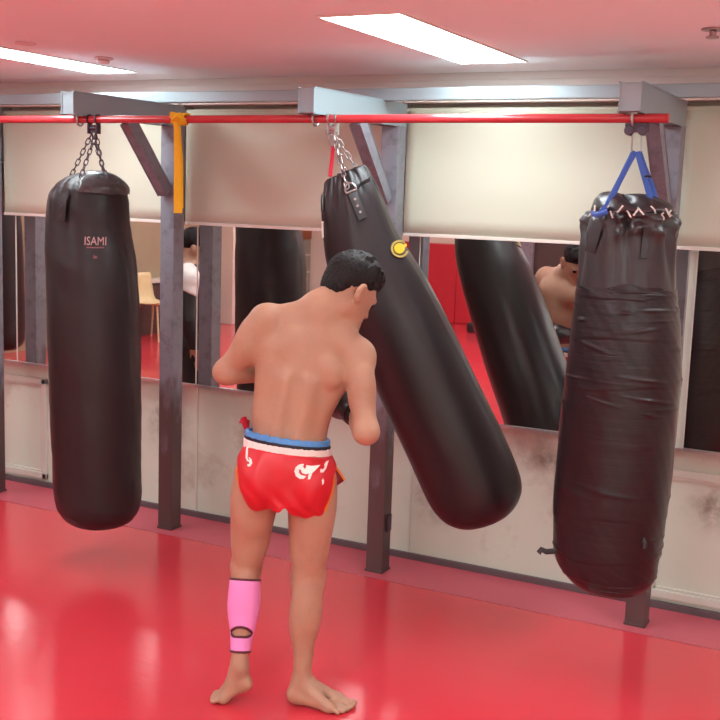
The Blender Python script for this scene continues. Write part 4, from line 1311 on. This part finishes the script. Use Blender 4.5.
onl = empty('person', (px_, py_, 0), 'person in black tracksuit with white shoulders, reflected between the posts at the left', 'person')
finish('body', smooth_mesh(fo.mesh('body'), 2, .4), M['skin'], onl)
fo = Field((px_ - .28, py_ - .32, .04), (px_ + .28, py_ + .32, 1.25), .0085)
for g in (tor_, leg_, arms_):
    for p in g: fo.add(p, grow=.013)
fo.add(Cap(Q(-.028, 0, 1.16), Q(-.026, 0, 1.22), .066, .064, .02))
X_, Y_, Z_ = fo.grid()
fo.F = np.maximum(fo.F, np.maximum(.085 - Z_, np.where(np.abs((Y_ - py_) * OC - (X_ - px_) * OS) > .15, .70 - Z_, -1)).astype(np.float32))
fo.F = np.maximum(fo.F, Z_ - 1.215)
ts = finish('tracksuit', smooth_mesh(fo.mesh('tracksuit'), 2, .4), M['tracksuit'], onl)
for s in (-1, 1):
    f2 = Field((px_ - .28, py_ - .34, .90), (px_ + .28, py_ + .34, 1.25), .0075)
    f2.add(Cap(Q(-.03, s * .165, 1.135), Q(-.03, s * .190, .93), .070, .058, .02))
    f2.add(Cap(Q(-.03, s * .08, 1.15), Q(-.03, s * .165, 1.135), .074, .072, .02))
    X_, Y_, Z_ = f2.grid()
    f2.F = np.maximum(f2.F, (1.04 - .5 * ((X_ - px_) * OC + (Y_ - py_) * OS)) - Z_)
    finish('shoulder_panel', smooth_mesh(f2.mesh('shoulder_panel'), 2, .4), M['white'], ts)
f2 = Field((px_ - .13, py_ - .12, 1.2), (px_ + .15, py_ + .12, 1.47), .006)
f2.add(Ell(Q(.004, 0, 1.362), (.096, .078, .082), RO, .02))
f2.add(Ell(Q(.115, 0, 1.29), (.105, .10, .085), RO, .01, neg=True))
f2.add(Ell(Q(.0, 0, 1.22), (.13, .13, .085), RO, .01, neg=True))
for s in (-1, 1): f2.add(Ell(Q(.004, s * .085, 1.300), (.026, .025, .034), RO, .005, neg=True))
finish('hair', smooth_mesh(f2.mesh('hair'), 1, .4), M['hair'], onl)

# ------------------------------------------------------------------ far side of the room, seen in the mirror
# dark counter along the left wall with a pale top
r = empty('counter_cabinet', (-7.93, -1.3, 0), 'dark cabinet with a pale counter top against the left wall, reflected in the mirror', 'cabinet')
obj('carcass', box(B(), XL + .001, -7.97, -2.6, -.45, 0.0015, .60, .004), M['cab'], r)
obj('counter_top', box(B(), XL + .001, -7.94, -2.62, -.43, .6003, .64, .004), M['frame_w'], r)
for k in range(4):
    d_ = obj('door', box(B(), -7.9698, -7.955, -2.57 + .53 * k, -2.07 + .53 * k, .06, .57, .004), M['cab'], r)
    obj('handle', tube(B(), [(-7.955, -2.12 + .53 * k, .33), (-7.94, -2.12 + .53 * k, .34), (-7.94, -2.12 + .53 * k, .44), (-7.955, -2.12 + .53 * k, .45)], .005, 8), M['steel'], d_)
# moulded chair
cx_, cy_ = -7.66, -0.98
r = empty('side_chair', (cx_, cy_, 0), 'pale moulded chair with thin legs in front of the dark cabinet, reflected in the mirror', 'chair')
bm = B(); g = []
prof = [(.19, .42), (.17, .405), (.08, .395), (-.08, .395), (-.15, .41), (-.19, .47), (-.205, .58), (-.215, .70), (-.22, .74)]
for i, (a, z) in enumerate(prof):
    w = .20 if i < 5 else .20 - .012 * (i - 4)
    g.append([bm.verts.new((cx_ + a - .03 * (1 - abs(u)) * (i > 4) * .5 + .02 * u * u * (i > 4), cy_ + w * u, z + .018 * u * u * (i < 5))) for u in [k / 5 - 1 for k in range(11)]])
for i in range(len(g) - 1):
    for k in range(10): bm.faces.new((g[i][k], g[i][k + 1], g[i + 1][k + 1], g[i + 1][k])).smooth = True
st = obj('seat_shell', bm, M['wood'], r); so = st.modifiers.new('thickness', 'SOLIDIFY'); so.thickness = .012
for sx in (-1, 1):
    for sy in (-1, 1):
        obj('leg', tube(B(), [(cx_ + sx * .12, cy_ + sy * .12, .39), (cx_ + sx * .20, cy_ + sy * .19, .002)], [.012, .009], 10), M['wood'], r)
# white pillar on the left wall
struct(obj('wall_pillar', box(B(), XL + .001, -7.85, -3.12, -2.80, 0.0012, H - .001, .005), M['room']))
# rear corner: grey green panel, hanging cloth, paper notice
r = empty('notice_board', (XL + .02, -4.75, .75), 'grey green board on the left wall near the rear corner, reflected beside the boxer\'s head', 'board')
obj('panel', box(B(), XL + .001, XL + .02, -5.15, -4.35, .15, 1.02, .003), M['greenglass'], r)
bm = B()
for z in (.55, .80): box(bm, XL + .0202, XL + .032, -5.15, -4.35, z, z + .02, .001)
obj('rail', bm, M['frame_w'], r)
tag(obj('wall_hanging', box(B(), XL + .001, XL + .03, -5.17, -4.45, 1.04, 1.75, .004), M['decor'], origin=(XL, -4.9, 1.4)),
    'orange brown patterned hanging on the left wall near the rear corner', 'wall hanging')
r = empty('paper_notice', (XL + .033, -4.72, .4), 'pale pink paper sheet with two black oval marks on the grey green board', 'paper')
obj('sheet', box(B(), XL + .0325, XL + .034, -5.06, -4.70, .20, .50), M['paper'], r)
for k in range(2):
    bm = B()
    y0 = -4.96 + .15 * k
    bmesh.ops.create_uvsphere(bm, u_segments=16, v_segments=8, radius=1)
    for v in bm.verts: v.co = Vector((XL + .0345 + v.co.x * .001, y0 + v.co.y * .028, .35 + v.co.z * .08))
    obj('oval_mark', bm, M['ink'], r)
# red pads on the rear wall
for k in range(3):
    x0 = -6.7 + .60 * k
    names = ['red wall pad furthest left of three', 'middle red wall pad of three', 'red wall pad beside the dark doorway']
    tag(obj('wall_pad', box(B(), x0, x0 + .595, YB + .001, YB + .06, 0.0015, 1.08, .02), M['redpad'], origin=(x0 + .3, YB + .03, 0)), names[k] + ' on the rear wall', 'wall pad', 'red pads on the rear wall')
# dark doorway and a purple grey column on the rear wall
struct(obj('door_1', box(B(), -4.89, -3.9, YB + .001, YB + .05, 0.0015, 1.9, .004), M['cab']))
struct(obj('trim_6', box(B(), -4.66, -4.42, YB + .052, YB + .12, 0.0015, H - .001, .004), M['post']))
# small kit lying by the red pads
r = empty('kick_pad', (-4.75, -4.35, 0), 'black training pad lying on the red floor before the rear pads', 'pad')
obj('pad', box(B(), -4.99, -4.60, -4.50, -4.25, .0035, .13, .03), M['glove'], r)
obj('handle', tube(B(), [(-4.85, -4.40, .131), (-4.84, -4.40, .16), (-4.72, -4.37, .16), (-4.71, -4.37, .131)], .012, 8), M['strapk'], r)

# ------------------------------------------------------------------ camera, world, view
yaw, pit, rol = -0.47377147, 0.14587132, 0.0346603
fw = Vector((math.sin(yaw) * math.cos(pit), math.cos(yaw) * math.cos(pit), -math.sin(pit)))
r0 = Vector((math.cos(yaw), -math.sin(yaw), 0)); u0 = r0.cross(fw)
r2 = r0 * math.cos(rol) + u0 * math.sin(rol); u2 = -r0 * math.sin(rol) + u0 * math.cos(rol)
cam = bpy.data.cameras.new('camera'); co = bpy.data.objects.new('camera', cam); COL.objects.link(co)
cam.sensor_width = 36; cam.lens = 1098.592 / 720 * 36
mw = Matrix((r2, u2, -fw)).transposed().to_4x4(); mw.translation = Vector((0, 0, 1.65 * S))
co.matrix_world = mw
cam.clip_start = 0.05
sc.camera = co
w = bpy.data.worlds.new('world'); sc.world = w; w.use_nodes = True
w.node_tree.nodes['Background'].inputs['Color'].default_value = (0.9, 0.85, 0.82, 1)
w.node_tree.nodes['Background'].inputs['Strength'].default_value = 0.05
sc.view_settings.view_transform = 'Standard'
sc.view_settings.look = 'None'
sc.view_settings.exposure = 0.30
sc.view_settings.gamma = 1.0
sc.view_settings.use_curve_mapping = False
sc.cycles.max_bounces = 10
sc.cycles.diffuse_bounces = 6
sc.cycles.glossy_bounces = 6
